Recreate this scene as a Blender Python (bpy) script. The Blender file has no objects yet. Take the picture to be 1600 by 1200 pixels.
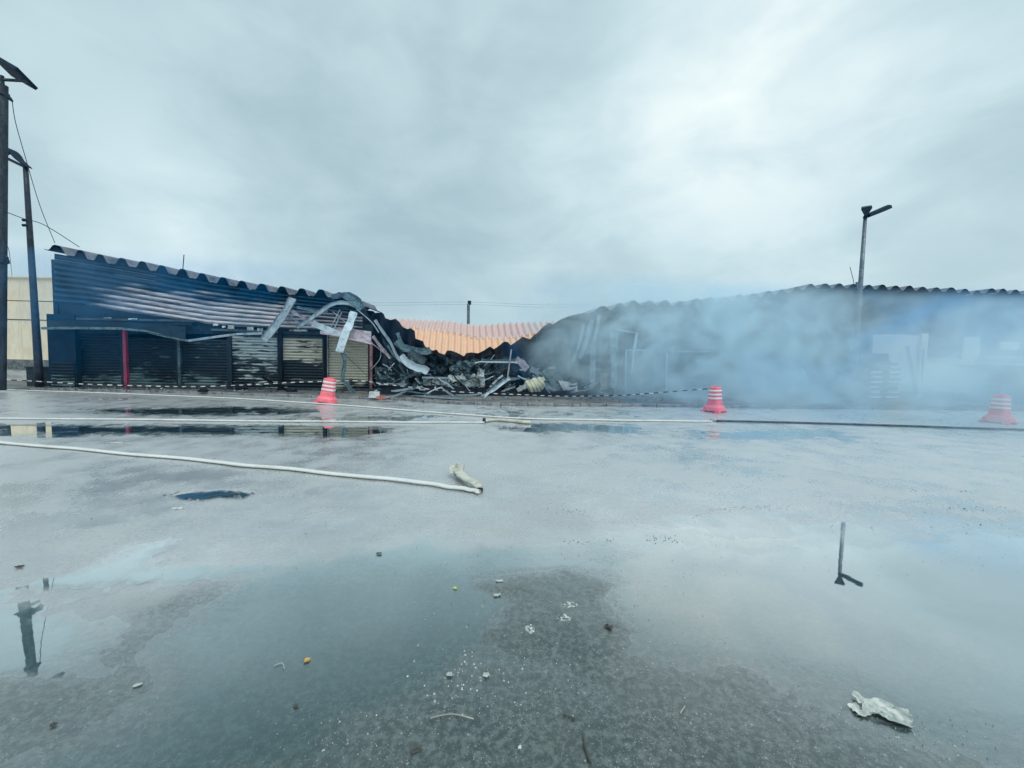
import bpy, math, random
import numpy as np
from mathutils import Vector, Matrix, noise as mnoise

random.seed(7)
rng = np.random.RandomState(5)
scene = bpy.context.scene
C = scene.collection

# ------------------------------------------------------------------ camera
CAM_H = 1.7
FPX = 600.0                       # focal length in pixels of the 1600 px wide photo
Zc = Vector((230, 10623, 600)).normalized()
fw = Vector((0, 0, -1)); Yc = (fw - Zc * fw.dot(Zc)).normalized()
Xc = Yc.cross(Zc).normalized()
R3 = Matrix((Xc, Yc, Zc))         # camera coords -> world coords
cam_data = bpy.data.cameras.new('camera')
cam = bpy.data.objects.new('camera', cam_data); C.objects.link(cam)
cam_data.sensor_width = 36.0
cam_data.lens = 36.0 * FPX / 1600.0
cam_data.clip_start = 0.05; cam_data.clip_end = 3000
M4 = R3.to_4x4(); M4.translation = Vector((0, 0, CAM_H))
cam.matrix_world = M4
scene.camera = cam

# ------------------------------------------------------------------ colour / exposure
scene.view_settings.view_transform = 'Standard'
scene.view_settings.look = 'None'
scene.view_settings.gamma = 1.0
scene.view_settings.exposure = 0.25
scene.view_settings.use_curve_mapping = False
scene.cycles.use_denoising = True
scene.cycles.max_bounces = 16
scene.cycles.volume_bounces = 10
scene.cycles.transparent_max_bounces = 12
scene.cycles.volume_step_rate = 1.4

# ------------------------------------------------------------------ node helpers
def N(nt, typ, **kw):
    n = nt.nodes.new(typ)
    for k, v in kw.items():
        if k.startswith('i_'):
            key = k[2:]
            key = int(key) if key.isdigit() else key.replace('_', ' ')
            n.inputs[key].default_value = v
        else:
            setattr(n, k, v)
    return n
def L(nt, a, b): nt.links.new(a, b)
def math_n(nt, op, a, b=None, c=None, clamp=False):
    n = nt.nodes.new('ShaderNodeMath'); n.operation = op; n.use_clamp = clamp
    for i, v in enumerate((a, b, c)):
        if v is None: continue
        if isinstance(v, (int, float)): n.inputs[i].default_value = v
        else: nt.links.new(v, n.inputs[i])
    return n.outputs[0]
def maprange(nt, v, a, b, c=0.0, d=1.0, smooth=True):
    n = nt.nodes.new('ShaderNodeMapRange'); n.interpolation_type = 'SMOOTHSTEP' if smooth else 'LINEAR'
    nt.links.new(v, n.inputs[0])
    for i, x in enumerate((a, b, c, d)): n.inputs[i + 1].default_value = x
    return n.outputs[0]
def mixc(nt, f, a, b):
    n = nt.nodes.new('ShaderNodeMix'); n.data_type = 'RGBA'
    if isinstance(f, (int, float)): n.inputs[0].default_value = f
    else: nt.links.new(f, n.inputs[0])
    for k, v in ((6, a), (7, b)):
        if isinstance(v, tuple): n.inputs[k].default_value = (v[0], v[1], v[2], 1)
        else: nt.links.new(v, n.inputs[k])
    return n.outputs[2]

# ------------------------------------------------------------------ world: overcast sky
def ray(px, py):
    return (R3 @ Vector((px - 800, 600 - py, -FPX))).normalized()

world = bpy.data.worlds.new('World'); scene.world = world; world.use_nodes = True
nt = world.node_tree; nt.nodes.clear()
SUN_EL, SUN_AZ = math.radians(58), math.radians(145)      # azimuth measured from +Y towards +X
geo = N(nt, 'ShaderNodeTexCoord')
sky = N(nt, 'ShaderNodeTexSky', sky_type='NISHITA', sun_disc=False, sun_elevation=SUN_EL, sun_rotation=SUN_AZ)
bg_s = N(nt, 'ShaderNodeBackground'); L(nt, sky.outputs[0], bg_s.inputs[0]); bg_s.inputs[1].default_value = 0.09
dirv = geo.outputs['Generated']
sep = N(nt, 'ShaderNodeSeparateXYZ'); L(nt, dirv, sep.inputs[0])
# cloud layer coordinates (project the direction on a high flat layer)
den = math_n(nt, 'ADD', math_n(nt, 'MAXIMUM', sep.outputs[2], 0.0), 0.75)
cx = math_n(nt, 'DIVIDE', sep.outputs[0], den); cy = math_n(nt, 'DIVIDE', sep.outputs[1], den)
comb = N(nt, 'ShaderNodeCombineXYZ'); L(nt, cx, comb.inputs[0]); L(nt, cy, comb.inputs[1])
mapn = N(nt, 'ShaderNodeMapping'); mapn.inputs['Rotation'].default_value = (0.0, 0.35, 0.3); mapn.inputs['Scale'].default_value = (1.0, 1.0, 1.9)
mapn.inputs['Location'].default_value = (3.1, 1.7, 0.0)
L(nt, dirv, mapn.inputs[0])
n1 = N(nt, 'ShaderNodeTexNoise', i_Scale=1.7, i_Detail=6.0, i_Roughness=0.5, i_Distortion=0.35); L(nt, mapn.outputs[0], n1.inputs[0])
n2 = N(nt, 'ShaderNodeTexNoise', i_Scale=4.5, i_Detail=6.0, i_Roughness=0.55, i_Distortion=0.4); L(nt, mapn.outputs[0], n2.inputs[0])
cl = math_n(nt, 'ADD', math_n(nt, 'MULTIPLY', n1.outputs[0], 0.60), math_n(nt, 'MULTIPLY', n2.outputs[0], 0.40))
cl = maprange(nt, cl, 0.36, 0.66)
def lobe(px, py, rad, amp, stretch=None):
    """a thin, brighter part of the cloud cover"""
    d = ray(px, py)
    vm = nt.nodes.new('ShaderNodeVectorMath'); vm.operation = 'DISTANCE'
    L(nt, dirv, vm.inputs[0]); vm.inputs[1].default_value = d
    return math_n(nt, 'MULTIPLY', maprange(nt, vm.outputs['Value'], 0.0, rad, 1.0, 0.0), amp)
b = lobe(1150, 60, 0.62, 0.20)
for a in ((1050, 190, 0.30, 0.20), (1280, -60, 0.42, 0.2), (280, 330, 0.22, 0.30), (1250, 300, 0.45, 0.12), (380, 420, 0.25, 0.12),
          (600, 430, 0.5, -0.13), (330, 200, 0.55, -0.12), (1480, 260, 0.3, -0.07), (700, 230, 0.35, -0.10), (1600, 300, .4, .05)):
    b = math_n(nt, 'ADD', b, lobe(*a))
cl2 = math_n(nt, 'ADD', math_n(nt, 'MULTIPLY', cl, 0.40), b)
cl2 = math_n(nt, 'ADD', cl2, maprange(nt, sep.outputs[2], -0.05, 0.30, 0.30, 0.115), clamp=True)
ramp = N(nt, 'ShaderNodeValToRGB')
cr = ramp.color_ramp
cr.elements[0].position = 0.0; cr.elements[0].color = (0.345, 0.475, 0.53, 1)
cr.elements[1].position = 1.0; cr.elements[1].color = (0.84, 0.92, 0.90, 1)
e = cr.elements.new(0.35); e.color = (0.455, 0.60, 0.65, 1)
e = cr.elements.new(0.65); e.color = (0.60, 0.735, 0.775, 1)
L(nt, cl2, ramp.inputs[0])
bg_c = N(nt, 'ShaderNodeBackground'); L(nt, ramp.outputs[0], bg_c.inputs[0]); bg_c.inputs[1].default_value = 1.0
mx = N(nt, 'ShaderNodeMixShader'); mx.inputs[0].default_value = 0.93
L(nt, bg_s.outputs[0], mx.inputs[1]); L(nt, bg_c.outputs[0], mx.inputs[2])
wo = N(nt, 'ShaderNodeOutputWorld'); L(nt, mx.outputs[0], wo.inputs[0])

sun_d = bpy.data.lights.new('sun', 'SUN'); sun_d.energy = 1.5; sun_d.angle = math.radians(30); sun_d.color = (1.0, 0.97, 0.92)
sun = bpy.data.objects.new('sun', sun_d); C.objects.link(sun)
sd = Vector((math.sin(SUN_AZ) * math.cos(SUN_EL), math.cos(SUN_AZ) * math.cos(SUN_EL), math.sin(SUN_EL)))
sun.rotation_euler = sd.to_track_quat('Z', 'Y').to_euler()
sun.location = sd * 60

# ------------------------------------------------------------------ placing helpers
EYE = Vector((0, 0, CAM_H))
def G(px, py, z=0.0):                       # where a line of sight meets the height z
    d = ray(px, py); t = (z - CAM_H) / d.z
    return EYE + d * t
PV = 0.12                                   # pavement height
P0 = Vector((-21.0, 17.6, 0.0))
ft = Vector((1, 0.11, 0)).normalized(); fn = Vector((0.11, -1, 0)).normalized()   # along the front, out of the front
def F(px, py, off=0.0):                     # point at distance off before the front of the market
    d = ray(px, py); t = ((P0 - EYE).dot(fn) + off) / d.dot(fn)
    return EYE + d * t
def loc(p): q = p - P0; return (q.dot(ft), q.dot(fn), p.z)
def W(u, off, z): return P0 + ft * u + fn * off + Vector((0, 0, z))
def Dp(px, py, Y):
    d = ray(px, py); return EYE + d * (Y / d.y)

# ------------------------------------------------------------------ materials
MATS = {}
def base_mat(name):
    m = bpy.data.materials.new(name); m.use_nodes = True
    n = m.node_tree; p = n.nodes['Principled BSDF']; MATS[name] = m
    return m, n, p
def mat(name, a, b=None, scale=3.0, rough=0.6, metal=0.0, stretch=(1, 1, 1), lo=0.4, hi=0.6, bump=0.1, bscale=30, third=None, spec=0.5):
    m, n, p = base_mat(name)
    b = b or tuple(x * 0.6 for x in a)
    tc = N(n, 'ShaderNodeTexCoord'); mp = N(n, 'ShaderNodeMapping'); mp.inputs['Scale'].default_value = stretch
    oi = N(n, 'ShaderNodeObjectInfo'); va = N(n, 'ShaderNodeVectorMath', operation='MULTIPLY_ADD')
    L(n, tc.outputs['Object'], mp.inputs[0])
    cmb = N(n, 'ShaderNodeCombineXYZ'); L(n, oi.outputs['Random'], cmb.inputs[0]); L(n, oi.outputs['Random'], cmb.inputs[2])
    va.inputs[1].default_value = (37, 37, 37); L(n, cmb.outputs[0], va.inputs[0]); L(n, mp.outputs[0], va.inputs[2])
    t = N(n, 'ShaderNodeTexNoise', i_Scale=scale, i_Detail=6.0, i_Roughness=0.62); L(n, va.outputs[0], t.inputs[0])
    f = maprange(n, t.outputs[0], lo, hi)
    col = mixc(n, f, a, b)
    t2 = N(n, 'ShaderNodeTexNoise', i_Scale=scale * 5, i_Detail=4.0, i_Roughness=0.7); L(n, va.outputs[0], t2.inputs[0])
    f2 = maprange(n, t2.outputs[0], 0.35, 0.7)
    if third: col = mixc(n, math_n(n, 'MULTIPLY', f2, 0.6), col, third)
    else:
        col = mixc(n, math_n(n, 'MULTIPLY', f2, 0.3), col, tuple(x * 0.5 for x in a))
    L(n, col, p.inputs['Base Color'])
    L(n, maprange(n, t2.outputs[0], 0.3, 0.7, max(0.05, rough - 0.15), min(1, rough + 0.15)), p.inputs['Roughness'])
    p.inputs['Metallic'].default_value = metal
    p.inputs['Specular IOR Level'].default_value = spec
    if bump:
        t3 = N(n, 'ShaderNodeTexNoise', i_Scale=bscale, i_Detail=5.0); L(n, va.outputs[0], t3.inputs[0])
        bn = N(n, 'ShaderNodeBump'); bn.inputs['Strength'].default_value = bump; bn.inputs['Distance'].default_value = 0.03
        L(n, t3.outputs[0], bn.inputs['Height']); L(n, bn.outputs[0], p.inputs['Normal'])
    return m
mat('soot', (0.005, 0.016, 0.030), (0.002, 0.008, 0.018), scale=1.5, rough=0.65, third=(0.02, 0.06, 0.085), spec=0.3)
mat('soot_wall', (0.002, 0.032, 0.070), (0.001, 0.012, 0.034), scale=0.8, rough=0.75, third=(0.02, 0.045, 0.065), spec=0.25)
mat('black_char', (0.003, 0.007, 0.016), (0.001, 0.003, 0.008), scale=2, rough=0.8, third=(0.008, 0.02, 0.034), spec=0.25)
mat('char_grey', (0.04, 0.085, 0.11), (0.004, 0.010, 0.020), scale=2.2, rough=0.4, third=(0.10, 0.16, 0.19), lo=0.42, hi=0.58)
mat('roof_sheet_burnt', (0.17, 0.18, 0.20), (0.03, 0.05, 0.08), scale=1.2, rough=0.7, third=(0.28, 0.25, 0.27), bump=0.2)
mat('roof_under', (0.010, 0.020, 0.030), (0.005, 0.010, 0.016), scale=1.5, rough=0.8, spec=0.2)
mat('roof_sheet_smoky', (0.22, 0.26, 0.30), (0.12, 0.15, 0.18), scale=1.2, rough=0.8)
mat('pale_steel', (0.30, 0.40, 0.46), (0.13, 0.20, 0.25), scale=3, rough=0.42, metal=0.25, third=(0.42, 0.50, 0.55), stretch=(1, 1, 0.4), bump=0.2, bscale=12)
mat('bright_steel', (0.46, 0.58, 0.66), (0.15, 0.23, 0.29), scale=2.5, rough=0.4, metal=0.1, third=(0.7, 0.78, 0.8), bump=0.2, bscale=10, lo=0.5, hi=0.7)
mat('teal_steel', (0.09, 0.20, 0.24), (0.02, 0.05, 0.07), scale=4, rough=0.35, metal=0.3, third=(0.28, 0.42, 0.46), bump=0.2, bscale=14)
mat('pink_steel', (0.42, 0.36, 0.42), (0.15, 0.14, 0.18), scale=3, rough=0.5, third=(0.5, 0.48, 0.52))
mat('scorched_panel', (0.34, 0.41, 0.42), (0.05, 0.075, 0.085), scale=2.2, rough=0.6, stretch=(2.2, 2.2, 0.5), third=(0.45, 0.5, 0.5), lo=0.42, hi=0.62)
mat('red_paint', (0.36, 0.035, 0.10), (0.14, 0.03, 0.07), scale=2, rough=0.5)
mat('rust_pink', (0.42, 0.22, 0.22), (0.16, 0.09, 0.10), scale=3, rough=0.7)
mat('orange_red', (0.55, 0.17, 0.12), (0.30, 0.08, 0.06), scale=4, rough=0.7)
mat('wood', (0.45, 0.40, 0.34), (0.25, 0.21, 0.17), scale=4, rough=0.75, stretch=(8, 8, 0.6))
mat('cream_cloth', (0.66, 0.64, 0.42), (0.45, 0.43, 0.30), scale=3, rough=0.8, third=(0.75, 0.75, 0.62))
mat('white_slab', (0.6, 0.63, 0.64), (0.36, 0.40, 0.42), scale=3, rough=0.8)
mat('hose_canvas', (0.72, 0.74, 0.73), (0.50, 0.52, 0.51), scale=2.5, rough=0.75, bump=0.3, bscale=50, third=(0.6, 0.6, 0.55), lo=.45, hi=.8)
mat('hose_dirty', (0.55, 0.55, 0.48), (0.36, 0.37, 0.31), scale=7, rough=0.8, bump=0.4, bscale=50, third=(0.68, 0.68, 0.62))
mat('hose_dark', (0.06, 0.11, 0.15), (0.03, 0.06, 0.08), scale=4, rough=0.55)
mat('black_rubber', (0.012, 0.014, 0.016), rough=0.6)
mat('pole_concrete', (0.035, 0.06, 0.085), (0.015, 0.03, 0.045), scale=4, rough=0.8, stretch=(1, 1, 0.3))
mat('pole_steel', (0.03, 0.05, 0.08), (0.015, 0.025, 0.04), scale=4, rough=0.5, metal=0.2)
mat('galvanised', (0.17, 0.23, 0.28), (0.10, 0.14, 0.18), scale=4, rough=0.5, metal=0.3)
mat('lamp_dark', (0.006, 0.03, 0.06), (0.004, 0.02, 0.04), scale=4, rough=0.7, spec=.2)
mat('wire', (0.03, 0.04, 0.05), rough=0.7, bump=0)
mat('beige_wall', (0.86, 0.77, 0.57), (0.80, 0.70, 0.51), scale=0.6, rough=0.85, third=(0.66, 0.56, 0.42), lo=.35, hi=.7, stretch=(1, 1, 0.35))
mat('pale_wall', (0.82, 0.77, 0.66), (0.72, 0.68, 0.58), scale=0.6, rough=0.85)
mat('grey_wall', (0.16, 0.19, 0.20), (0.07, 0.09, 0.10), scale=1.6, rough=0.85, third=(0.35, 0.36, 0.35))
mat('white_wall', (0.66, 0.66, 0.63), (0.42, 0.43, 0.43), scale=2, rough=0.8, third=(0.32, 0.34, 0.35), stretch=(.4, .4, 2))
mat('dark_block', (0.02, 0.05, 0.065), (0.01, 0.025, 0.035), scale=3, rough=0.7)
mat('glass_dark', (0.02, 0.03, 0.04), rough=0.1, bump=0)
mat('barrel_pink', (0.95, 0.20, 0.27), (0.88, 0.14, 0.20), scale=5, rough=0.45, bump=0.05, third=(0.9, 0.25, 0.27))
mat('barrel_white', (0.82, 0.80, 0.80), (0.68, 0.62, 0.62), scale=8, rough=0.4, bump=0.0, third=(0.8, .6, .62))
mat('tape_white', (0.8, 0.82, 0.82), rough=0.5, bump=0)
mat('tape_black', (0.02, 0.02, 0.025), rough=0.5, bump=0)
mat('kerb_stone', (0.20, 0.22, 0.23), (0.07, 0.08, 0.09), scale=3, rough=0.6, third=(0.38, 0.40, 0.41), bump=0.5, bscale=20)
mat('paper_white', (0.62, 0.66, 0.62), (0.36, 0.41, 0.40), scale=14, rough=0.8, bump=0.2, bscale=60)
mat('leaf_yellow', (0.65, 0.42, 0.10), (0.40, 0.22, 0.05), scale=30, rough=0.5, bump=0)
mat('leaf_green', (0.60, 0.66, 0.16), (0.4, 0.5, 0.10), scale=30, rough=0.5, bump=0)
mat('orange_tile', (0.80, 0.52, 0.38), (0.84, 0.60, 0.40), scale=2.4, rough=0.8, third=(0.60, 0.34, 0.24), bump=0.3)
mat('pink_tile', (0.76, 0.50, 0.43), (0.62, 0.48, 0.47), scale=2.4, rough=0.8, third=(0.46, 0.38, 0.38), bump=0.3)
mat('bundle_dark', (0.02, 0.05, 0.07), (0.01, 0.02, 0.03), scale=5, rough=0.3)
mat('bundle_pale', (0.92, 0.94, 0.95), rough=0.4)
mat('twig', (0.10, 0.10, 0.09), rough=0.8)
mat('twig_pale', (0.42, 0.43, 0.38), rough=0.8)

def shutter_mat(name, paint, bar_lo, bar_hi, soot=(0.007, 0.02, 0.032), zgrad=None, dark=1.0):
    """painted slats, burnt in horizontal streaks"""
    m, n, p = base_mat(name)
    tc = N(n, 'ShaderNodeTexCoord')
    mp = N(n, 'ShaderNodeMapping'); mp.inputs['Scale'].default_value = (0.9, 0.9, 5.0); L(n, tc.outputs['Object'], mp.inputs[0])
    oi = N(n, 'ShaderNodeObjectInfo'); va = N(n, 'ShaderNodeVectorMath', operation='ADD')
    cmb = N(n, 'ShaderNodeCombineXYZ'); L(n, math_n(n, 'MULTIPLY', oi.outputs['Random'], 50), cmb.inputs[0])
    L(n, mp.outputs[0], va.inputs[0]); L(n, cmb.outputs[0], va.inputs[1])
    t = N(n, 'ShaderNodeTexNoise', i_Scale=1.6, i_Detail=7.0, i_Roughness=0.68); L(n, va.outputs[0], t.inputs[0])
    v = t.outputs[0]
    mp2 = N(n, 'ShaderNodeMapping'); mp2.inputs['Scale'].default_value = (1, 1, 1); L(n, tc.outputs['Object'], mp2.inputs[0])
    t2 = N(n, 'ShaderNodeTexNoise', i_Scale=0.55, i_Detail=2.0); L(n, mp2.outputs[0], t2.inputs[0])
    v = math_n(n, 'ADD', math_n(n, 'MULTIPLY', v, 0.6), math_n(n, 'MULTIPLY', t2.outputs[0], 0.4))
    if zgrad:
        s = N(n, 'ShaderNodeSeparateXYZ'); L(n, tc.outputs['Object'], s.inputs[0])
        v = math_n(n, 'ADD', v, maprange(n, s.outputs[2], zgrad[0], zgrad[1], zgrad[2], zgrad[3]))
    f = maprange(n, v, bar_lo, bar_hi)
    t3 = N(n, 'ShaderNodeTexNoise', i_Scale=9.0, i_Detail=4.0); L(n, va.outputs[0], t3.inputs[0])
    pc = mixc(n, maprange(n, t3.outputs[0], 0.35, 0.7), paint, tuple(x * 0.72 for x in paint))
    L(n, mixc(n, f, soot, pc), p.inputs['Base Color'])
    p.inputs['Roughness'].default_value = 0.5
    p.inputs['Specular IOR Level'].default_value = 0.35
    return m
shutter_mat('shutter_black', (0.13, 0.21, 0.22), 0.50, 0.58, zgrad=(0.2, 1.1, 0.07, -0.10))
shutter_mat('shutter_streaked', (0.36, 0.44, 0.45), 0.50, 0.535)
shutter_mat('shutter_half', (0.46, 0.47, 0.41), 0.43, 0.50, zgrad=(1.2, 1.7, -0.12, 0.06))
shutter_mat('shutter_beige', (0.56, 0.55, 0.46), 0.36, 0.48, zgrad=(0.1, 0.8, -0.14, 0.02))

# fascia: pale sheet with soot that follows the fire (denser at the left and the top)
def fascia_mat():
    m, n, p = base_mat('fascia_sheet')
    tc = N(n, 'ShaderNodeTexCoord')
    mp = N(n, 'ShaderNodeMapping'); mp.inputs['Scale'].default_value = (0.35, 0.35, 2.6); L(n, tc.outputs['Object'], mp.inputs[0])
    t = N(n, 'ShaderNodeTexNoise', i_Scale=1.3, i_Detail=6.0, i_Roughness=0.6); L(n, mp.outputs[0], t.inputs[0])
    at = N(n, 'ShaderNodeAttribute', attribute_name='clean')
    v = math_n(n, 'ADD', math_n(n, 'MULTIPLY', math_n(n, 'SUBTRACT', t.outputs[0], 0.5), 2.2), at.outputs['Fac'])
    f = maprange(n, v, 0.12, 0.95)
    t3 = N(n, 'ShaderNodeTexNoise', i_Scale=5.0, i_Detail=5.0); L(n, mp.outputs[0], t3.inputs[0])
    pc = mixc(n, maprange(n, t3.outputs[0], 0.35, 0.7), (0.70, 0.64, 0.65), (0.28, 0.36, 0.43))
    L(n, mixc(n, f, (0.003, 0.034, 0.068), pc), p.inputs['Base Color'])
    p.inputs['Roughness'].default_value = 0.45
    return m
fascia_mat()

# ------------------------------------------------------------------ mesh builder
class MB:
    def __init__(s): s.v = []; s.f = []; s.m = []; s.attr = []
    def add(s, vs, fs, mi=0, at=None):
        k = len(s.v); s.v += [Vector(x) for x in vs]; s.f += [tuple(i + k for i in f) for f in fs]; s.m += [mi] * len(fs)
        s.attr += (at if at else [0.0] * len(vs))
        return s
    def obox(s, c, a, b, d, mi=0):
        c, a, b, d = Vector(c), Vector(a), Vector(b), Vector(d)
        vs = [c + a * i + b * j + d * k for i in (-1, 1) for j in (-1, 1) for k in (-1, 1)]
        fs = [(0, 1, 3, 2), (4, 6, 7, 5), (0, 4, 5, 1), (2, 3, 7, 6), (0, 2, 6, 4), (1, 5, 7, 3)]
        if a.cross(b).dot(d) < 0: fs = [f[::-1] for f in fs]
        return s.add(vs, fs, mi)
    def wbox(s, u0, u1, o0, o1, z0, z1, mi=0):       # box in the axes of the market front
        return s.obox(W((u0 + u1) / 2, (o0 + o1) / 2, (z0 + z1) / 2), ft * ((u1 - u0) / 2), fn * ((o1 - o0) / 2), (0, 0, (z1 - z0) / 2), mi)
    def bar(s, a, b, w=0.05, h=0.05, up=(0, 0, 1), mi=0):
        a, b = Vector(a), Vector(b); d = (b - a); ln = d.length; d.normalize()
        up = Vector(up); x = d.cross(up)
        if x.length < 1e-3: x = d.cross(Vector((0, 1, 0)))
        x.normalize(); y = x.cross(d).normalized()
        return s.obox((a + b) / 2, x * (w / 2), y * (h / 2), d * (ln / 2), mi)
    def sweep(s, pts, prof, up=(0, 0, 1), closed=True, scales=None, mi=0, caps=True, twist=0.0):
        pts = [Vector(p) for p in pts]; n = len(pts); m = len(prof); up = Vector(up); vs = []
        for i, p in enumerate(pts):
            d = (pts[min(i + 1, n - 1)] - pts[max(i - 1, 0)]).normalized()
            x = d.cross(up)
            if x.length < 1e-3: x = d.cross(Vector((0.3, 1, 0.1)))
            x.normalize(); y = x.cross(d).normalized()
            if twist:
                a = twist * i / max(1, n - 1); x, y = x * math.cos(a) + y * math.sin(a), y * math.cos(a) - x * math.sin(a)
            sc = scales[i] if scales else 1.0
            for (q, r) in prof: vs.append(p + x * q * sc + y * r * sc)
        fs = []
        for i in range(n - 1):
            for j in range(m if closed else m - 1):
                j2 = (j + 1) % m
                fs.append((i * m + j, i * m + j2, (i + 1) * m + j2, (i + 1) * m + j))
        if caps and closed:
            fs.append(tuple(range(m))[::-1]); fs.append(tuple(range((n - 1) * m, n * m)))
        return s.add(vs, fs, mi)
    def tube(s, pts, r=0.02, n=8, scales=None, mi=0):
        prof = [(r * math.cos(2 * math.pi * k / n), r * math.sin(2 * math.pi * k / n)) for k in range(n)]
        return s.sweep(pts, prof, scales=scales, mi=mi)
    def grid(s, P, thick=0.0, mi=0, tdir=None, at=None):
        """P[i][j] points; with thick a closed sheet"""
        ni, nj = len(P), len(P[0]); vs = [Vector(p) for row in P for p in row]; fs = []
        A = [a for row in at for a in row] if at else [0.0] * len(vs)
        for i in range(ni - 1):
            for j in range(nj - 1):
                fs.append((i * nj + j, i * nj + j + 1, (i + 1) * nj + j + 1, (i + 1) * nj + j))
        if thick:
            k = len(vs); back = []
            for i in range(ni):
                for j in range(nj):
                    if tdir is not None: nn = Vector(tdir)
                    else:
                        a = Vector(P[min(i + 1, ni - 1)][j]) - Vector(P[max(i - 1, 0)][j])
                        c = Vector(P[i][min(j + 1, nj - 1)]) - Vector(P[i][max(j - 1, 0)])
                        nn = a.cross(c)
                        if nn.length < 1e-9: nn = Vector((0, 0, 1))
                        nn.normalize()
                    back.append(Vector(P[i][j]) + nn * thick)
            vs += back; A = A + A
            fs += [tuple(x + k for x in f[::-1]) for f in fs]
            for j in range(nj - 1):
                fs.append((j + 1, j, j + k, j + 1 + k)); q = (ni - 1) * nj
                fs.append((q + j, q + j + 1, q + j + 1 + k, q + j + k))
            for i in range(ni - 1):
                fs.append((i * nj, (i + 1) * nj, (i + 1) * nj + k, i * nj + k)); q = nj - 1
                fs.append(((i + 1) * nj + q, i * nj + q, i * nj + q + k, (i + 1) * nj + q + k))
        return s.add(vs, fs, mi, A)
    def build(s, name, m, parent=None, smooth=False, label=None, cat=None, group=None, kind=None, origin=None, attr=None):
        if origin is None:
            if parent is not None: origin = parent.get('_o', (0, 0, 0)); origin = Vector(origin)
            else:
                lo = [min(v[i] for v in s.v) for i in range(3)]; hi = [max(v[i] for v in s.v) for i in range(3)]
                origin = Vector(((lo[0] + hi[0]) / 2, (lo[1] + hi[1]) / 2, lo[2]))
        origin = Vector(origin)
        me = bpy.data.meshes.new(name)
        me.from_pydata([tuple(v - origin) for v in s.v], [], s.f)
        for x in (m if isinstance(m, (list, tuple)) else [m]): me.materials.append(MATS[x])
        me.polygons.foreach_set('material_index', s.m)
        if smooth: me.polygons.foreach_set('use_smooth', [True] * len(s.f))
        if attr:
            at = me.attributes.new(attr, 'FLOAT', 'POINT'); at.data.foreach_set('value', s.attr)
        me.update()
        o = bpy.data.objects.new(name, me); C.objects.link(o)
        if parent is not None:
            o.parent = parent; po = Vector(parent.get('_o', (0, 0, 0))); o.location = origin - po
        else: o.location = origin
        ORI[o.name] = origin
        o['_o'] = tuple(origin)
        setp(o, label, cat, group, kind)
        return o
ORI = {}
def setp(o, label=None, cat=None, group=None, kind=None):
    if label: o['label'] = label
    if cat: o['category'] = cat
    if group: o['group'] = group
    if kind: o['kind'] = kind
def empty(name, p, label=None, cat=None, group=None, kind=None):
    o = bpy.data.objects.new(name, None); C.objects.link(o); o.location = Vector(p); o['_o'] = tuple(p); o.empty_display_size = 0.3
    setp(o, label, cat, group, kind); return o
def smooth_pts(pts, n=6):
    pts = [Vector(p) for p in pts]; out = []
    for i in range(len(pts) - 1):
        p0 = pts[max(i - 1, 0)]; p1 = pts[i]; p2 = pts[i + 1]; p3 = pts[min(i + 2, len(pts) - 1)]
        for k in range(n):
            t = k / n
            out.append(0.5 * ((2 * p1) + (p2 - p0) * t + (2 * p0 - 5 * p1 + 4 * p2 - p3) * t * t + (3 * p1 - p0 - 3 * p2 + p3) * t ** 3))
    out.append(pts[-1]); return out
def interp(tab, x):
    if x <= tab[0][0]: return tab[0][1]
    for (a, b), (c, d) in zip(tab, tab[1:]):
        if x <= c: return b + (d - b) * (x - a) / (c - a)
    return tab[-1][1]
def nz(x, y=0.0, z=0.0): return mnoise.noise(Vector((x, y, z)))

# ------------------------------------------------------------------ ground
def vnoise(x, y, seed=0):
    r = np.random.RandomState(seed).rand(256, 256)
    xi = np.floor(x).astype(int); yi = np.floor(y).astype(int); fx = x - xi; fy = y - yi
    fx = fx * fx * (3 - 2 * fx); fy = fy * fy * (3 - 2 * fy)
    a = r[xi % 256, yi % 256]; b = r[(xi + 1) % 256, yi % 256]; c = r[xi % 256, (yi + 1) % 256]; d = r[(xi + 1) % 256, (yi + 1) % 256]
    return (a * (1 - fx) + b * fx) * (1 - fy) + (c * (1 - fx) + d * fx) * fy
def fbm(x, y, s, octs=5, seed=0, gain=0.5):
    o = 0; a = 1; t = 0
    for k in range(octs):
        o = o + a * (vnoise(x * s + 17.3 * k, y * s + 9.1 * k, seed + k) - 0.5); t += a; a *= gain; s *= 2.03
    return o / t
def sdist(x, y, poly):
    """distance inside (+) / outside (-) a polygon, numpy"""
    n = len(poly); d = np.full(x.shape, 1e9); ins = np.zeros(x.shape, bool)
    for i in range(n):
        ax, ay = poly[i]; bx, by = poly[(i + 1) % n]
        ex, ey = bx - ax, by - ay
        t = np.clip(((x - ax) * ex + (y - ay) * ey) / (ex * ex + ey * ey + 1e-12), 0, 1)
        d = np.minimum(d, np.hypot(x - ax - t * ex, y - ay - t * ey))
        c = ((ay > y) != (by > y)) & (x < (bx - ax) * (y - ay) / (by - ay + 1e-12) + ax)
        ins ^= c
    return np.where(ins, d, -d)
def gp(pts): return [tuple(G(*p)[:2]) for p in pts]
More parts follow.
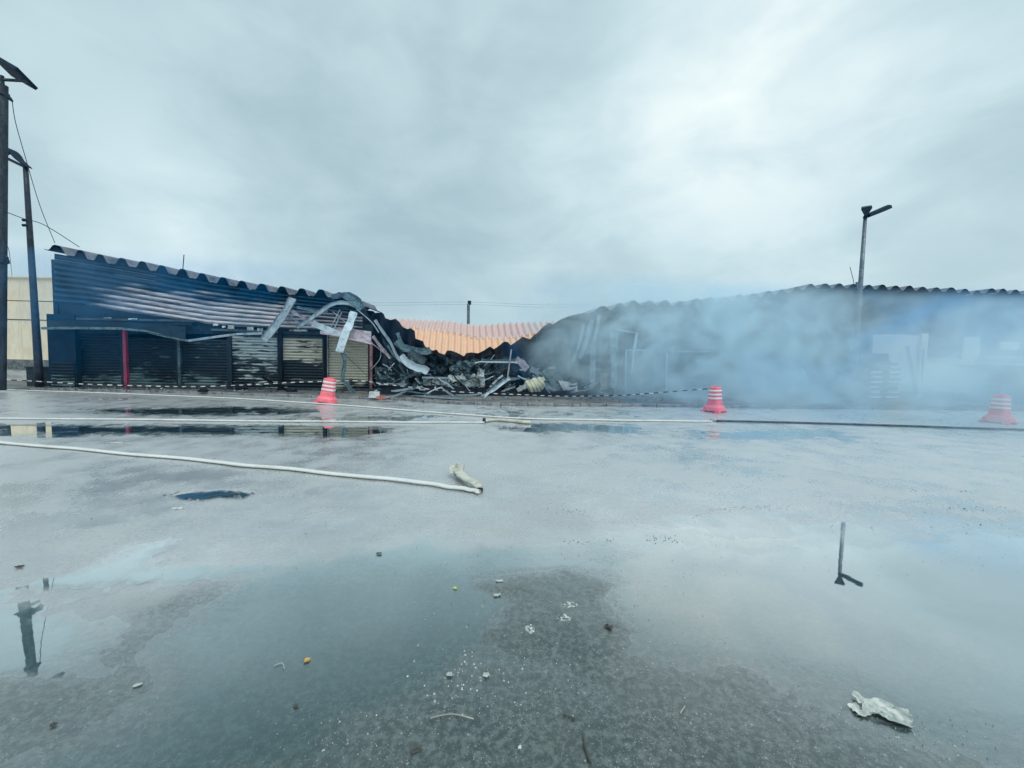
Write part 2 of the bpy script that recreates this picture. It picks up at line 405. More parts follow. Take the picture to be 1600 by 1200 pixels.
PUD = [  # outline in the photo, depth, softness (m)
    (gp([(600, 866), (780, 853), (1040, 845), (1310, 842), (1600, 830), (1900, 826), (2300, 1300), (1500, 1215), (1330, 1110), (1200, 1075), (960, 1058), (860, 1056), (760, 1050),
         (690, 1110), (600, 1180), (400, 1290), (160, 1330), (150, 1180), (290, 1060), (330, 960), (440, 900)]), 0.020, 0.5),
    (gp([(5, 925), (60, 903), (150, 884), (225, 848), (262, 845), (215, 893), (290, 888), (400, 890), (330, 905), (200, 916), (100, 926)]), 0.010, 0.12),
    (gp([(-120, 935), (0, 943), (70, 946), (150, 962), (190, 1000), (150, 1045), (60, 1056), (-120, 1080)]), 0.010, 0.15),
    (gp([(-400, 664), (100, 660), (480, 664), (640, 672), (560, 686), (300, 683), (80, 683), (-400, 684)]), 0.008, 0.4),
    (gp([(100, 638), (420, 636), (500, 644), (420, 650), (160, 649)]), 0.005, 0.4),
    (gp([(760, 668), (880, 660), (1000, 668), (1020, 682), (900, 676), (820, 680)]), 0.006, 0.3),
    (gp([(1230, 818), (1330, 812), (1345, 826), (1250, 832)]), 0.005, 0.1),
    (gp([(1060, 668), (1300, 668), (1380, 690), (1180, 694), (1060, 684)]), 0.004, 0.5),
    (gp([(270, 774), (330, 768), (372, 768), (392, 772), (380, 778), (345, 777), (322, 781), (290, 780)]), 0.03, 0.06),
]
ISL = [  # low rises standing out of the big puddle
    (gp([(740, 905), (800, 890), (930, 893), (1000, 912), (960, 935), (1000, 985), (930, 1030), (820, 1012), (770, 985), (785, 940), (730, 920)]), 0.026, 0.22),
]
def kerb_line():
    return [G(px, py, PV) for px, py in ((-900, 588), (-300, 598), (60, 606), (300, 611), (480, 617), (620, 621), (690, 626), (830, 630), (1000, 631), (1200, 634), (1400, 636), (1700, 640), (2400, 652))]
KL = kerb_line()
def height(x, y):
    h = 0.0052 - 0.0012 * np.clip((7 - y) / 2, 0, 1) + 0.010 * fbm(x, y, 0.55, 5, 3) + 0.009 * fbm(x, y * 1.3, 2.6, 6, 11, 0.62)
    # the strip before the kerb lies low
    d = np.hypot(x, y)
    h = h - 0.0040 * np.exp(-((y - 12.5) / 3.0) ** 2) * (0.55 + 0.45 * np.tanh(-(x - 6) / 5))
    for poly, dep, soft in PUD:
        s = sdist(x, y, poly) + (0.9 if poly[0][1] > 7 else 0.3) * fbm(x, y * (2.2 if poly[0][1] > 7 else 1), 1.3 / max(soft, 0.15), 5, 23) * (1 if soft > .1 else .15)
        h = h - (dep + 0.006) * np.clip(s / (soft * 1.6) * 0.5 + 0.25, 0, 1) ** 1.2
    for poly, dep, soft in ISL:
        s = sdist(x, y, poly) + 0.5 * soft * fbm(x, y, 4, 4, 29) * 1.6
        h = h + dep * np.clip(s / soft * 0.5 + 0.25, 0, 1)
    return h
def fast_mesh(name, V, Fq, m):
    me = bpy.data.meshes.new(name)
    me.vertices.add(len(V)); me.vertices.foreach_set('co', V.astype(np.float32).ravel())
    me.loops.add(Fq.size); me.loops.foreach_set('vertex_index', Fq.astype(np.int32).ravel())
    me.polygons.add(len(Fq)); me.polygons.foreach_set('loop_start', np.arange(0, Fq.size, 4, dtype=np.int32))
    me.polygons.foreach_set('use_smooth', np.ones(len(Fq), bool))
    me.materials.append(MATS[m]); me.update(calc_edges=True); me.validate()
    return me
def ground_material():
    m, n, p = base_mat('wet_asphalt')
    tc = N(n, 'ShaderNodeTexCoord'); co = tc.outputs['Object']
    yard_bright = N(n, 'ShaderNodeAttribute', attribute_name='yard_bright').outputs['Fac']
    def noise(s, d=5.0, r=0.6, dist=0.0):
        t = N(n, 'ShaderNodeTexNoise', i_Scale=s, i_Detail=d, i_Roughness=r, i_Distortion=dist); L(n, co, t.inputs[0]); return t.outputs[0]
    big, mid, fine, tiny = noise(0.35, 6), noise(1.7, 6), noise(26, 6, 0.75), noise(110, 3, 0.7)
    v = N(n, 'ShaderNodeTexVoronoi', i_Scale=95.0, feature='F1'); L(n, co, v.inputs[0])
    v2 = N(n, 'ShaderNodeTexVoronoi', i_Scale=38.0, feature='F1'); L(n, co, v2.inputs[0])
    sep2 = N(n, 'ShaderNodeSeparateColor'); L(n, v2.outputs['Color'], sep2.inputs[0])
    big_st = math_n(n, 'MULTIPLY', maprange(n, v2.outputs['Distance'], 0.10, 0.32, 1, 0), maprange(n, sep2.outputs[1], 0.75, 0.98))
    patch = noise(4.5, 5, 0.7)
    stone = math_n(n, 'MAXIMUM', math_n(n, 'MULTIPLY', maprange(n, v.outputs['Distance'], 0.12, 0.42, 1, 0), maprange(n, patch, 0.42, 0.62, 0.25, 1.0)), big_st)
    sep = N(n, 'ShaderNodeSeparateColor'); L(n, v.outputs['Color'], sep.inputs[0])
    pick = math_n(n, 'MAXIMUM', maprange(n, sep.outputs[0], 0.45, 0.9), math_n(n, 'MULTIPLY', big_st, 0.8))
    sil = mixc(n, maprange(n, mid, 0.35, 0.65), (0.50, 0.51, 0.50), (0.38, 0.405, 0.41))  # pale yard colour with the grazing wet sheen painted in
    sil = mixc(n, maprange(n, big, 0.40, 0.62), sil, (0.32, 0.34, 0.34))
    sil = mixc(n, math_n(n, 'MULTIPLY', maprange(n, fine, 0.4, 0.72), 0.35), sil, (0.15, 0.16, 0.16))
    asp = mixc(n, maprange(n, mid, 0.35, 0.65), (0.028, 0.050, 0.053), (0.052, 0.072, 0.070))
    asp = mixc(n, math_n(n, 'MULTIPLY', maprange(n, fine, 0.42, 0.62), 0.8), asp, (0.13, 0.16, 0.155))
    asp = mixc(n, math_n(n, 'MULTIPLY', math_n(n, 'MULTIPLY', stone, pick), 0.8), asp, (0.34, 0.38, 0.37))
    sv = math_n(n, 'ADD', yard_bright, math_n(n, 'MULTIPLY', math_n(n, 'SUBTRACT', mid, 0.5), 1.0))
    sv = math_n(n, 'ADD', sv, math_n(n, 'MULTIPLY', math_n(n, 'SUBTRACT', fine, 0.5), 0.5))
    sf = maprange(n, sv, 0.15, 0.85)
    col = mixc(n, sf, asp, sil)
    # dark wet smears
    w = N(n, 'ShaderNodeMapping'); w.inputs['Scale'].default_value = (0.5, 1.6, 1); L(n, co, w.inputs[0])
    t = N(n, 'ShaderNodeTexNoise', i_Scale=1.0, i_Detail=7.0, i_Roughness=0.65); L(n, w.outputs[0], t.inputs[0])
    col = mixc(n, math_n(n, 'MULTIPLY', maprange(n, t.outputs[0], 0.60, 0.74), 0.35), col, (0.12, 0.135, 0.14))
    L(n, col, p.inputs['Base Color'])
    p.inputs['Roughness'].default_value = 0.6
    p.inputs['Specular IOR Level'].default_value = 0.4
    cr_ = maprange(n, math_n(n, 'ADD', math_n(n, 'MULTIPLY', mid, 0.6), math_n(n, 'MULTIPLY', big, 0.4)), 0.38, 0.62, 0.24, 0.50)
    hgt = math_n(n, 'ADD', math_n(n, 'MULTIPLY', fine, 0.5), math_n(n, 'ADD', math_n(n, 'MULTIPLY', tiny, 0.25), math_n(n, 'MULTIPLY', stone, 0.2)))
    bn = N(n, 'ShaderNodeBump'); bn.inputs['Strength'].default_value = 0.6; bn.inputs['Distance'].default_value = 0.006
    L(n, hgt, bn.inputs['Height']); L(n, bn.outputs[0], p.inputs['Normal'])
    bn2 = N(n, 'ShaderNodeBump'); bn2.inputs['Strength'].default_value = 0.5; bn2.inputs['Distance'].default_value = 0.006
    L(n, hgt, bn2.inputs['Height'])
    lw = N(n, 'ShaderNodeLayerWeight'); lw.inputs['Blend'].default_value = 0.5; L(n, bn2.outputs[0], lw.inputs['Normal'])
    film = maprange(n, lw.outputs['Facing'], 0.26, 0.94, 0.03, 0.82)
    wet = N(n, 'ShaderNodeAttribute', attribute_name='wet').outputs['Fac']
    wet = maprange(n, math_n(n, 'ADD', wet, math_n(n, 'MULTIPLY', math_n(n, 'SUBTRACT', fine, 0.5), 1.2)), 0.1, 0.9)
    film = math_n(n, 'MULTIPLY', film, math_n(n, 'ADD', 0.74, math_n(n, 'MULTIPLY', wet, 0.36)))
    cr_ = math_n(n, 'MULTIPLY', cr_, math_n(n, 'SUBTRACT', 1.0, math_n(n, 'MULTIPLY', wet, 0.85)))
    film = math_n(n, 'MULTIPLY', film, maprange(n, math_n(n, 'ADD', math_n(n, 'MULTIPLY', mid, 0.5), math_n(n, 'MULTIPLY', fine, 0.5)), 0.38, 0.62, 1.0, 0.75))
    gl = N(n, 'ShaderNodeBsdfGlossy'); gl.inputs[0].default_value = (1, 1, 1, 1); L(n, cr_, gl.inputs['Roughness']); L(n, bn2.outputs[0], gl.inputs['Normal'])
    ms = N(n, 'ShaderNodeMixShader'); L(n, film, ms.inputs[0]); L(n, p.outputs[0], ms.inputs[1]); L(n, gl.outputs[0], ms.inputs[2])
    L(n, ms.outputs[0], n.nodes['Material Output'].inputs[0])
ground_material()
def water_material():
    m, n, p = base_mat('puddle_water'); n.nodes.remove(p)
    out = n.nodes['Material Output']
    tc = N(n, 'ShaderNodeTexCoord')
    t = N(n, 'ShaderNodeTexNoise', i_Scale=5.0, i_Detail=3.0); L(n, tc.outputs['Object'], t.inputs[0])
    bn = N(n, 'ShaderNodeBump'); bn.inputs['Strength'].default_value = 0.02; bn.inputs['Distance'].default_value = 0.01; L(n, t.outputs[0], bn.inputs['Height'])
    lw = N(n, 'ShaderNodeLayerWeight'); L(n, bn.outputs[0], lw.inputs['Normal'])
    lw.inputs['Blend'].default_value = 0.5
    rf = maprange(n, lw.outputs['Facing'], 0.22, 0.88, 0.03, 0.95)
    dp = N(n, 'ShaderNodeAttribute', attribute_name='depth').outputs['Fac']
    gr = N(n, 'ShaderNodeTexNoise', i_Scale=30.0, i_Detail=4.0, i_Roughness=0.7); L(n, tc.outputs['Object'], gr.inputs[0])
    dp = maprange(n, math_n(n, 'ADD', dp, math_n(n, 'MULTIPLY', math_n(n, 'SUBTRACT', gr.outputs[0], 0.5), 0.9)), 0.0, 0.8)
    rf = math_n(n, 'MULTIPLY', rf, math_n(n, 'ADD', 0.45, math_n(n, 'MULTIPLY', dp, 0.55)))
    gl = N(n, 'ShaderNodeBsdfGlossy', i_Roughness=0.015); gl.inputs[0].default_value = (1, 1, 1, 1); L(n, bn.outputs[0], gl.inputs['Normal'])
    tr = N(n, 'ShaderNodeBsdfTransparent'); L(n, mixc(n, dp, (0.98, 0.99, 0.99), (0.62, 0.78, 0.80)), tr.inputs[0])
    mxs = N(n, 'ShaderNodeMixShader'); L(n, rf, mxs.inputs[0]); L(n, tr.outputs[0], mxs.inputs[1]); L(n, gl.outputs[0], mxs.inputs[2])
    L(n, mxs.outputs[0], out.inputs[0])
water_material()

def make_ground():
    # rings round the camera: fine near it, coarse far off
    r = np.concatenate([np.geomspace(0.35, 40, 330), np.geomspace(44, 900, 22)])
    a1 = np.radians(np.linspace(-62, 62, 620)); a2 = np.radians(np.linspace(62, 298, 130))[1:-1]
    a = np.concatenate([a1, a2]); A, Rr = np.meshgrid(a, r)
    x = Rr * np.sin(A); y = Rr * np.cos(A)
    z = height(x, y)
    far = np.clip((Rr - 26) / 12, 0, 1); z = z * (1 - far) + 0.008 * far
    # under the pavement and the market keep the ground down
    nr, na = x.shape
    V = np.stack([x.ravel(), y.ravel(), z.ravel()], 1)
    V = np.vstack([V, [[0, 0, 0.003]]])
    i, j = np.meshgrid(np.arange(nr - 1), np.arange(na), indexing='ij'); j2 = (j + 1) % na
    Fq = np.stack([(i * na + j).ravel(), (i * na + j2).ravel(), ((i + 1) * na + j2).ravel(), ((i + 1) * na + j).ravel()], 1)
    k = len(V) - 1; jj = np.arange(0, na)
    Fc = np.stack([np.full(na // 2, k), (jj[1:2 * (na // 2):2] + 1) % na, jj[1:2 * (na // 2):2], jj[0:2 * (na // 2):2]], 1)
    Fq = np.vstack([Fq, Fc])
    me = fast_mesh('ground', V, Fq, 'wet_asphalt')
    wet = np.clip(1 - np.append(z.ravel(), 0.01) / 0.006, 0, 1) * np.clip((14 - np.hypot(V[:, 0], V[:, 1])) / 8, 0.35, 1)
    aw = me.attributes.new('wet', 'FLOAT', 'POINT'); aw.data.foreach_set('value', wet.astype(np.float32))
    # yard colour brightened for its wet sky sheen; near strip stays darker asphalt
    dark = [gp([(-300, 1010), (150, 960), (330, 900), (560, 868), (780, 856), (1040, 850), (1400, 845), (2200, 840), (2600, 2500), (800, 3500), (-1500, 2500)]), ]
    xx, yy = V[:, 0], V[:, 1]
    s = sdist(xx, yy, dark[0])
    yard_bright = 1.0 - np.clip(s / 1.1 + 0.35, 0, 1)
    yard_bright = yard_bright - 0.25 * np.clip((yy - 13) / 3, 0, 1)
    at = me.attributes.new('yard_bright', 'FLOAT', 'POINT'); at.data.foreach_set('value', yard_bright.astype(np.float32))
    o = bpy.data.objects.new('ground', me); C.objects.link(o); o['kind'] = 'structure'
    o['label'] = 'wet grey asphalt yard, colour brightened beyond the near strip, with dark stains'
    # water: one sheet, kept only where the ground is lower than it
    q = z.ravel()
    zz = np.append(q, 0.01)
    low = zz < 0.0004
    inner = (np.hypot(V[:, 0], V[:, 1]) < 24)
    low &= inner
    keep = low[Fq].any(1); keep[-len(Fc):] = False
    Fw = Fq[keep]; used = np.unique(Fw); remap = -np.ones(len(V), int); remap[used] = np.arange(len(used))
    Vw = V[used].copy(); Vw[:, 2] = 0.0
    mw = fast_mesh('puddle', Vw, remap[Fw], 'puddle_water')
    ad = mw.attributes.new('depth', 'FLOAT', 'POINT'); ad.data.foreach_set('value', np.clip(-zz[used] / 0.007, 0, 1).astype(np.float32))
    ow = bpy.data.objects.new('puddle_water', mw); C.objects.link(ow); ow['kind'] = 'structure'
    ow['label'] = 'still rain and hose water lying in the hollows of the yard'
make_ground()

# ------------------------------------------------------------------ pavement with kerb stones
def pavement():
    pts = smooth_pts(KL, 8)
    b = MB(); rows = []
    for p in pts:
        u, off, _ = loc(p); row = []
        for k in range(9):
            t = k / 8; o2 = off * (1 - t) + (-9) * t
            row.append(W(u, o2, PV + (0.02 * nz(u * 1.3, o2 * 1.7) if 0 < k else 0)))
        rows.append(row)
    b.grid(rows)
    root = b.build('pavement', 'pavement_ash', None, smooth=True, kind='structure', origin=(0, 16, 0), label='raised dirty pavement before the burnt market')
    # kerb stones
    acc = []
    L_ = 0; prev = pts[0]
    dense = smooth_pts(KL, 60)
    cur = dense[0]; out = [cur]
    for p in dense:
        if (p - cur).length > 1.02: out.append(p); cur = p
    for i in range(len(out) - 1):
        a, c = out[i], out[i + 1]
        if abs((a.x + c.x) / 2) > 24: continue
        d = (c - a).normalized(); s_ = Vector((d.y, -d.x, 0))
        h = PV + random.uniform(-0.012, 0.012)
        k = MB(); jit = random.uniform(-0.02, 0.02)
        m_ = (a + c) / 2; ln = (c - a).length / 2 - 0.012
        w0, w1 = 0.075, 0.062
        vs = []
        for e_ in (-ln, ln):
            for (q, z) in ((-w0, -0.04), (w0, -0.04), (w0, h - 0.025), (w1, h), (-w0, h + 0.002)):
                vs.append(Vector((m_.x, m_.y, 0)) + d * e_ + s_ * (q + jit + random.uniform(-.006, .006)) + Vector((0, 0, z + random.uniform(-.005, .005))))
        n5 = 5; fs = [tuple(range(5))[::-1], tuple(range(5, 10))]
        for q in range(5): fs.append((q, (q + 1) % 5, 5 + (q + 1) % 5, 5 + q))
        k.add(vs, fs); k.build('kerb_stone', 'kerb_stone', root)
    return root
def pav_mat():
    m, n, p = base_mat('pavement_ash')
    tc = N(n, 'ShaderNodeTexCoord'); co = tc.outputs['Object']
    def noise(s, d=5.0, r=0.6):
        t = N(n, 'ShaderNodeTexNoise', i_Scale=s, i_Detail=d, i_Roughness=r); L(n, co, t.inputs[0]); return t.outputs[0]
    a, b_, c = noise(0.7, 6), noise(3.5, 6, 0.7), noise(22, 4, 0.7)
    col = mixc(n, maprange(n, a, 0.38, 0.6), (0.085, 0.095, 0.10), (0.19, 0.185, 0.18))
    col = mixc(n, math_n(n, 'MULTIPLY', maprange(n, b_, 0.5, 0.68), 0.85), col, (0.02, 0.025, 0.03))
    col = mixc(n, math_n(n, 'MULTIPLY', maprange(n, c, 0.55, 0.75), 0.5), col, (0.26, 0.27, 0.27))
    L(n, col, p.inputs['Base Color'])
    L(n, maprange(n, b_, 0.3, 0.7, 0.75, 0.35), p.inputs['Roughness'])
    bn = N(n, 'ShaderNodeBump'); bn.inputs['Strength'].default_value = 0.6; bn.inputs['Distance'].default_value = 0.04
    L(n, b_, bn.inputs['Height']); L(n, bn.outputs[0], p.inputs['Normal'])
pav_mat()
PAVE = pavement()

# ------------------------------------------------------------------ roof sheets
PROF_L = [(0, -1), (.13, -1), (.22, -.78), (.33, -.2), (.41, -0.02), (.5, 0), (.59, -0.02), (.67, -.2), (.78, -.78), (.87, -1), (1, -1)]
PROF_R = [(0, -1), (.06, -.98), (.16, -.75), (.27, -.35), (.38, -.07), (.5, 0), (.62, -.07), (.73, -.35), (.84, -.75), (.94, -.98), (1, -1)]
def roof_run(crests, depth_m, prof, parent, slope_fn, back=6.0, off=0.35, m=('roof_sheet_burnt', 'roof_under'), skip=()):
    """one channel sheet per crest; crests are points read on the roof edge"""
    L3 = [loc(F(px, py, off)) for px, py in crests]
    n = len(L3)
    for i in range(n):
        if i in skip: continue
        u, _, z = L3[i]
        ul = (L3[i - 1][0] + u) / 2 if i else u - (L3[1][0] - u) / 2
        ur = (L3[i + 1][0] + u) / 2 if i < n - 1 else u + (u - L3[i - 1][0]) / 2
        zl = (L3[i - 1][2] + z) / 2 if i else z - (L3[1][2] - z) / 2
        zr = (L3[i + 1][2] + z) / 2 if i < n - 1 else z + (z - L3[i - 1][2]) / 2
        if i == 0: ul -= 0.25; zl += 0.10
        sl = math.tan(math.radians(slope_fn(i)))
        P = []
        fo = random.uniform(-0.05, 0.05); lean = random.uniform(-0.02, 0.02)
        for k in range(5):
            t = k / 4; row = []
            for (q, hh) in prof:
                uu = ul + (ur - ul) * q + (0.012 if q in (0,) else 0) - (0.0 if q < 1 else 0.0)
                zz = (zl + (zr - zl) * q if True else z) + hh * depth_m + (z - (zl + zr) / 2)
                zz += 0.012 * math.sin(u * 3 + q * 5) + 0.03 * nz(u * 0.7, t * 2)
                if q == 1: zz += 0.02
                o2 = off + fo - (back + off) * t
                row.append(W(uu + lean * t, o2, zz + sl * (back + off) * t))
            P.append(row)
        b = MB(); b.grid(P, thick=0.02, tdir=(0, 0, -1))
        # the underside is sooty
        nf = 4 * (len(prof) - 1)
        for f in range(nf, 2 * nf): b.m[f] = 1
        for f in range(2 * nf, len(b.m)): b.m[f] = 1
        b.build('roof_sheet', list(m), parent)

crL = [(94, 383.5), (126.7, 391), (157, 397), (190, 403), (223.5, 408.5), (254, 415), (286, 420.6), (317, 426.6), (348, 433), (378, 439), (410, 443), (442, 448), (470, 450), (502, 452.5), (532, 457)]
crR = [(945, 478), (967, 473), (990, 469), (1015, 469), (1040, 469), (1065, 469.6), (1089, 467), (1110, 464), (1133, 463), (1155, 460), (1177.5, 458), (1200.5, 455), (1223, 452), (1243.5, 448), (1265.6, 444), (1288.6, 443), (1311.6, 442.6), (1335, 443.5), (1357.5, 445), (1378, 445), (1400, 446), (1420.6, 446), (1443.6, 447.8), (1465, 449), (1487, 449), (1509, 451), (1528.5, 453), (1549, 450.6), (1570, 451), (1589, 452), (1609, 453), (1629, 454), (1649, 455)] + [(1649 + 20 * k, 455 + .5 * k) for k in range(1, 17)]

LB = empty('burnt_market_building', F(90, 605, 0) * 1.0, 'long soot blackened market stall row with wavy roof edge and closed roller shutters', 'market building')
LB['_o'] = tuple(LB.location)
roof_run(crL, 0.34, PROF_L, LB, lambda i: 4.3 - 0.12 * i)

ub = lambda px, py=560, off=0.0: loc(F(px, py, off))[0]
zf = lambda px, py, off=0.0: F(px, py, off).z
# fascia planks: eight long ribs between roof edge and the lower edge
topL = [(85, 396), (200, 416), (330, 441), (440, 458), (515, 466), (566, 474)]
botL = [(85, 474), (129, 477), (330, 507), (440, 513), (515, 516), (566, 520)]
NPL = 9
for k in range(NPL):
    P = []; AT = []
    xs = [85 + (566 - 85) * i / 30 for i in range(31)]
    for px in xs:
        row = []; ra = []
        t0, t1 = interp(topL, px), interp(botL, px)
        for (q, o_) in ((0.0, -0.06), (0.14, 0.06), (0.36, 0.13), (0.58, 0.12), (0.80, 0.0), (0.98, -0.10)):
            y = t0 + (t1 - t0) * (k + q) / NPL
            wob = 0.03 * nz(px * 0.02, k * 0.7) + 0.012 * nz(px * 0.11, k)
            p = F(px, y, 0.02 + o_ + wob)
            if px == 85: pass
            row.append(p)
            # clean: low at left/top
            c = interp([(85, -0.4), (120, -0.2), (200, 0.36), (330, 0.66), (430, 0.72), (480, 0.35), (566, 0.0)], px) + interp([(0, -0.8), (2, -0.62), (3.5, -0.3), (5, 0.08), (6.5, 0.32), (8.5, 0.42)], k - (0.5 if px > 300 else 0) + (px - 85) / 160)
            ra.append(c)
        P.append(row); AT.append(ra)
    b = MB(); b.grid(P, thick=0.012, at=AT, tdir=-fn); b.build('cladding_plank', 'fascia_sheet', LB, smooth=False, attr='clean')
# structure behind: side walls, back wall, ceiling beam, lintel
b = MB()
uL, uR = ub(86), ub(582)
zt = zf(86, 400)
b.wbox(uL, uL + 0.18, -5.8, -0.02, PV, zt - 0.15)
b.build('side_wall', 'soot_wall', LB)
b = MB(); b.wbox(ub(77), ub(120), -0.3, 0.04, PV, zf(90, 491)); b.build('corner_pier', 'soot_wall', LB)
def back_wall(crests, px_end, depth_m, slope, par, u_start):
    b = MB(); us = [loc(F(px, py, .35))[0] for px, py in crests]; zs = [loc(F(px, py, .35))[2] for px, py in crests]
    P = [[W(u, -5.9, PV), W(u, -5.9, z - depth_m - .02 + 6.1 * math.tan(math.radians(slope(i))))] for i, (u, z) in enumerate(zip(us, zs))]
    P = [[W(u_start, -5.9, PV), W(u_start, -5.9, P[0][1].z)]] + P
    if px_end: P.append([W(ub(px_end), -5.9, PV), W(ub(px_end), -5.9, 3.0)])
    b.grid(P, thick=.2, tdir=-fn); b.build('back_wall', 'black_char', par)
back_wall(crL, 582, .34, lambda i: 4.3 - 0.12 * i, LB, uL)
b = MB(); b.wbox(uR - 0.2, uR, -5.6, -0.4, PV, 2.6); b.build('side_wall', 'black_char', LB)
b = MB()
P = []
for px in [85 + (582 - 85) * i / 40 for i in range(41)]:
    row = []
    for py in (interp(botL, px) - 6, 505 + px * 0.004, 512, 521 + 0.003 * px):
        row.append(F(px, py, -0.06 + 0.05 * nz(px * 0.05, py * 0.1)))
    P.append(row)
b.grid(P, thick=0.05, tdir=-fn); b.build('lintel_band', 'soot_lintel' if 'soot_lintel' in MATS else 'soot', LB)
# long horizontal battens on the lintel band
for (x0, y0, x1, y1, m_, w_) in ((120, 498, 330, 502, 'char_grey', .09), (140, 507, 300, 506, 'soot', .12), (330, 515, 508, 521, 'char_grey', .10), (380, 524, 508, 527, 'soot', .12), (360, 509, 470, 511, 'char_grey', .07), (440, 519, 508, 522, 'char_grey', .08)):
    b = MB(); b.bar(F(x0, y0, 0.06), F(x1, y1, 0.06), 0.06, w_); b.build('batten', m_, LB)
# bent awning rail
rail = [F(66, 513, 1.0), F(120, 512.5, 1.0), F(190, 513.5, 0.95), F(225, 517, 0.9), F(262, 526, 0.85), F(295, 532.5, 0.8)]
b = MB(); b.sweep(rail, [(-.04, -.05), (.04, -.05), (.05, .05), (-.03, .05)]); b.build('awning_rail', 'pale_rail' if 'pale_rail' in MATS else 'teal_steel', LB)
b = MB(); b.sweep([F(295, 532.5, 0.82), F(340, 526, 0.7), F(372, 522, 0.5), F(410, 521, 0.3)], [(-.04, -.05), (.04, -.05), (.05, .05), (-.03, .05)]); b.build('awning_rail', 'pale_steel', LB)
# ragged awning skin left over between the rail and the wall
P = []
for px in [74 + 12 * i for i in range(19)]:
    yt = interp([(74, 500), (200, 503), (290, 510)], px); yb = interp([(66, 512), (190, 513), (262, 525), (295, 532)], px)
    P.append([F(px, yt + 1.0 * nz(px * .1), 0.1), F(px, (yt + yb) / 2 - 1, 0.5), F(px, yb - 0.5 + 1.5 * nz(px * .2, 3), 0.95)])
b = MB(); b.grid(P, thick=0.015, tdir=(0, 0, -1)); b.build('awning_skin', 'soot', LB)

for (x0, y0, x1, y1, mm) in ((333, 505, 341, 509, 'bright_steel'), (347, 509, 352, 512, 'bright_steel'), (356, 508, 366, 514, 'scorched_panel'), (386, 511, 396, 516, 'scorched_panel'), (402, 513, 411, 518, 'scorched_panel'), (416, 516, 428, 519, 'pale_steel'), (200, 497.5, 214, 499, 'bright_steel'), (162, 496, 174, 497.5, 'pale_steel'), (205, 505, 218, 506.5, 'pale_steel'), (452, 515, 480, 518, 'scorched_panel'), (470, 520, 500, 522, 'scorched_panel')):
    b = MB(); P = [[F(x0 + (x1 - x0) * i / 5, y0 + (y1 - y0) * j / 2 + 1.2 * nz(i * .9, j * .8, x0), 0.12 + .05 * nz(i, j, y0)) for j in range(3)] for i in range(6)]
    b.grid(P, thick=.012, tdir=-fn); b.build('peeled_patch', mm, LB)
# roller shutters
def shutter(px0, px1, ytop, ybot, m_, off=0.0, parent=LB, slat_px=4.4, rails=True):
    u0, u1 = ub(px0, 560, off), ub(px1, 560, off)
    z1 = zf((px0 + px1) / 2, ytop, off); z0 = PV + 0.02
    n = max(8, int((z1 - z0) / 0.135)); b = MB()
    hs = (z1 - z0) / n; rows = []
    nx = 5
    for i in range(n):
        zb = z0 + i * hs
        prof = ((0.0, -0.03), (0.12, 0.035), (0.45, 0.055), (0.78, 0.035), (0.84, -0.03))
        P = []
        for x in range(nx + 1):
            u = u0 + (u1 - u0) * x / nx
            dent = 0.03 * nz(u * 0.8, zb * 0.8, px0)
            P.append([W(u, off + o_ + dent, zb + q * hs) for q, o_ in prof] + [W(u, off + dent - 0.03, zb + hs)])
        b.grid(P)
    sh = b.build('roller_shutter', m_, parent, smooth=False)
    if rails:
        for uu in (u0 - 0.04, u1 + 0.04):
            r_ = MB(); r_.wbox(uu - 0.045, uu + 0.045, off - 0.05, off + 0.09, PV, z1 + 0.05); r_.build('guide_rail', 'soot', sh)
        r_ = MB(); r_.wbox(u0 + .01, u1 - .01, off + 0.05, off + 0.10, PV + .01, PV + 0.10); r_.build('bottom_bar', 'char_grey', sh)
    return sh
shutter(122, 191, 522, 605, 'shutter_black', -0.25)
shutter(199, 277, 528, 605, 'shutter_black', -0.35)
shutter(284, 356, 530, 606, 'shutter_black', -0.1)
shutter(361, 435, 526, 607, 'shutter_streaked', 0.0)
shutter(441, 505, 524, 608, 'shutter_half', 0.0)
shutter(514, 576, 524, 609, 'shutter_beige', 0.02)
def post(px, y0, w_, m_, off=0.15, name='post', y1=None, parent=LB, px1=None):
    a = F(px, y0, off); z = a.z; u = loc(a)[0]
    b = MB()
    if y1 is None:
        b.wbox(u - w_ / 2, u + w_ / 2, off - w_ / 2, off + w_ / 2, PV, z)
    return b.build(name, m_, parent)
shutter(80, 116, 565, 604, 'shutter_black', 0.06, rails=False)
post(195, 516, 0.13, 'red_paint', 0.55); post(280, 530, 0.11, 'char_grey', 0.2); post(438, 516, 0.16, 'black_char', 0.14)
post(360, 520, 0.10, 'soot', 0.1); post(508, 520, 0.10, 'black_char', 0.12); post(512, 520, 0.06, 'galvanised', 0.22); post(580, 534, 0.12, 'rust_pink', 0.12)
b = MB(); b.wbox(ub(441) , ub(577), 0.0, 0.14, zf(500, 524), zf(500, 519)); b.build('lintel', 'soot', LB)
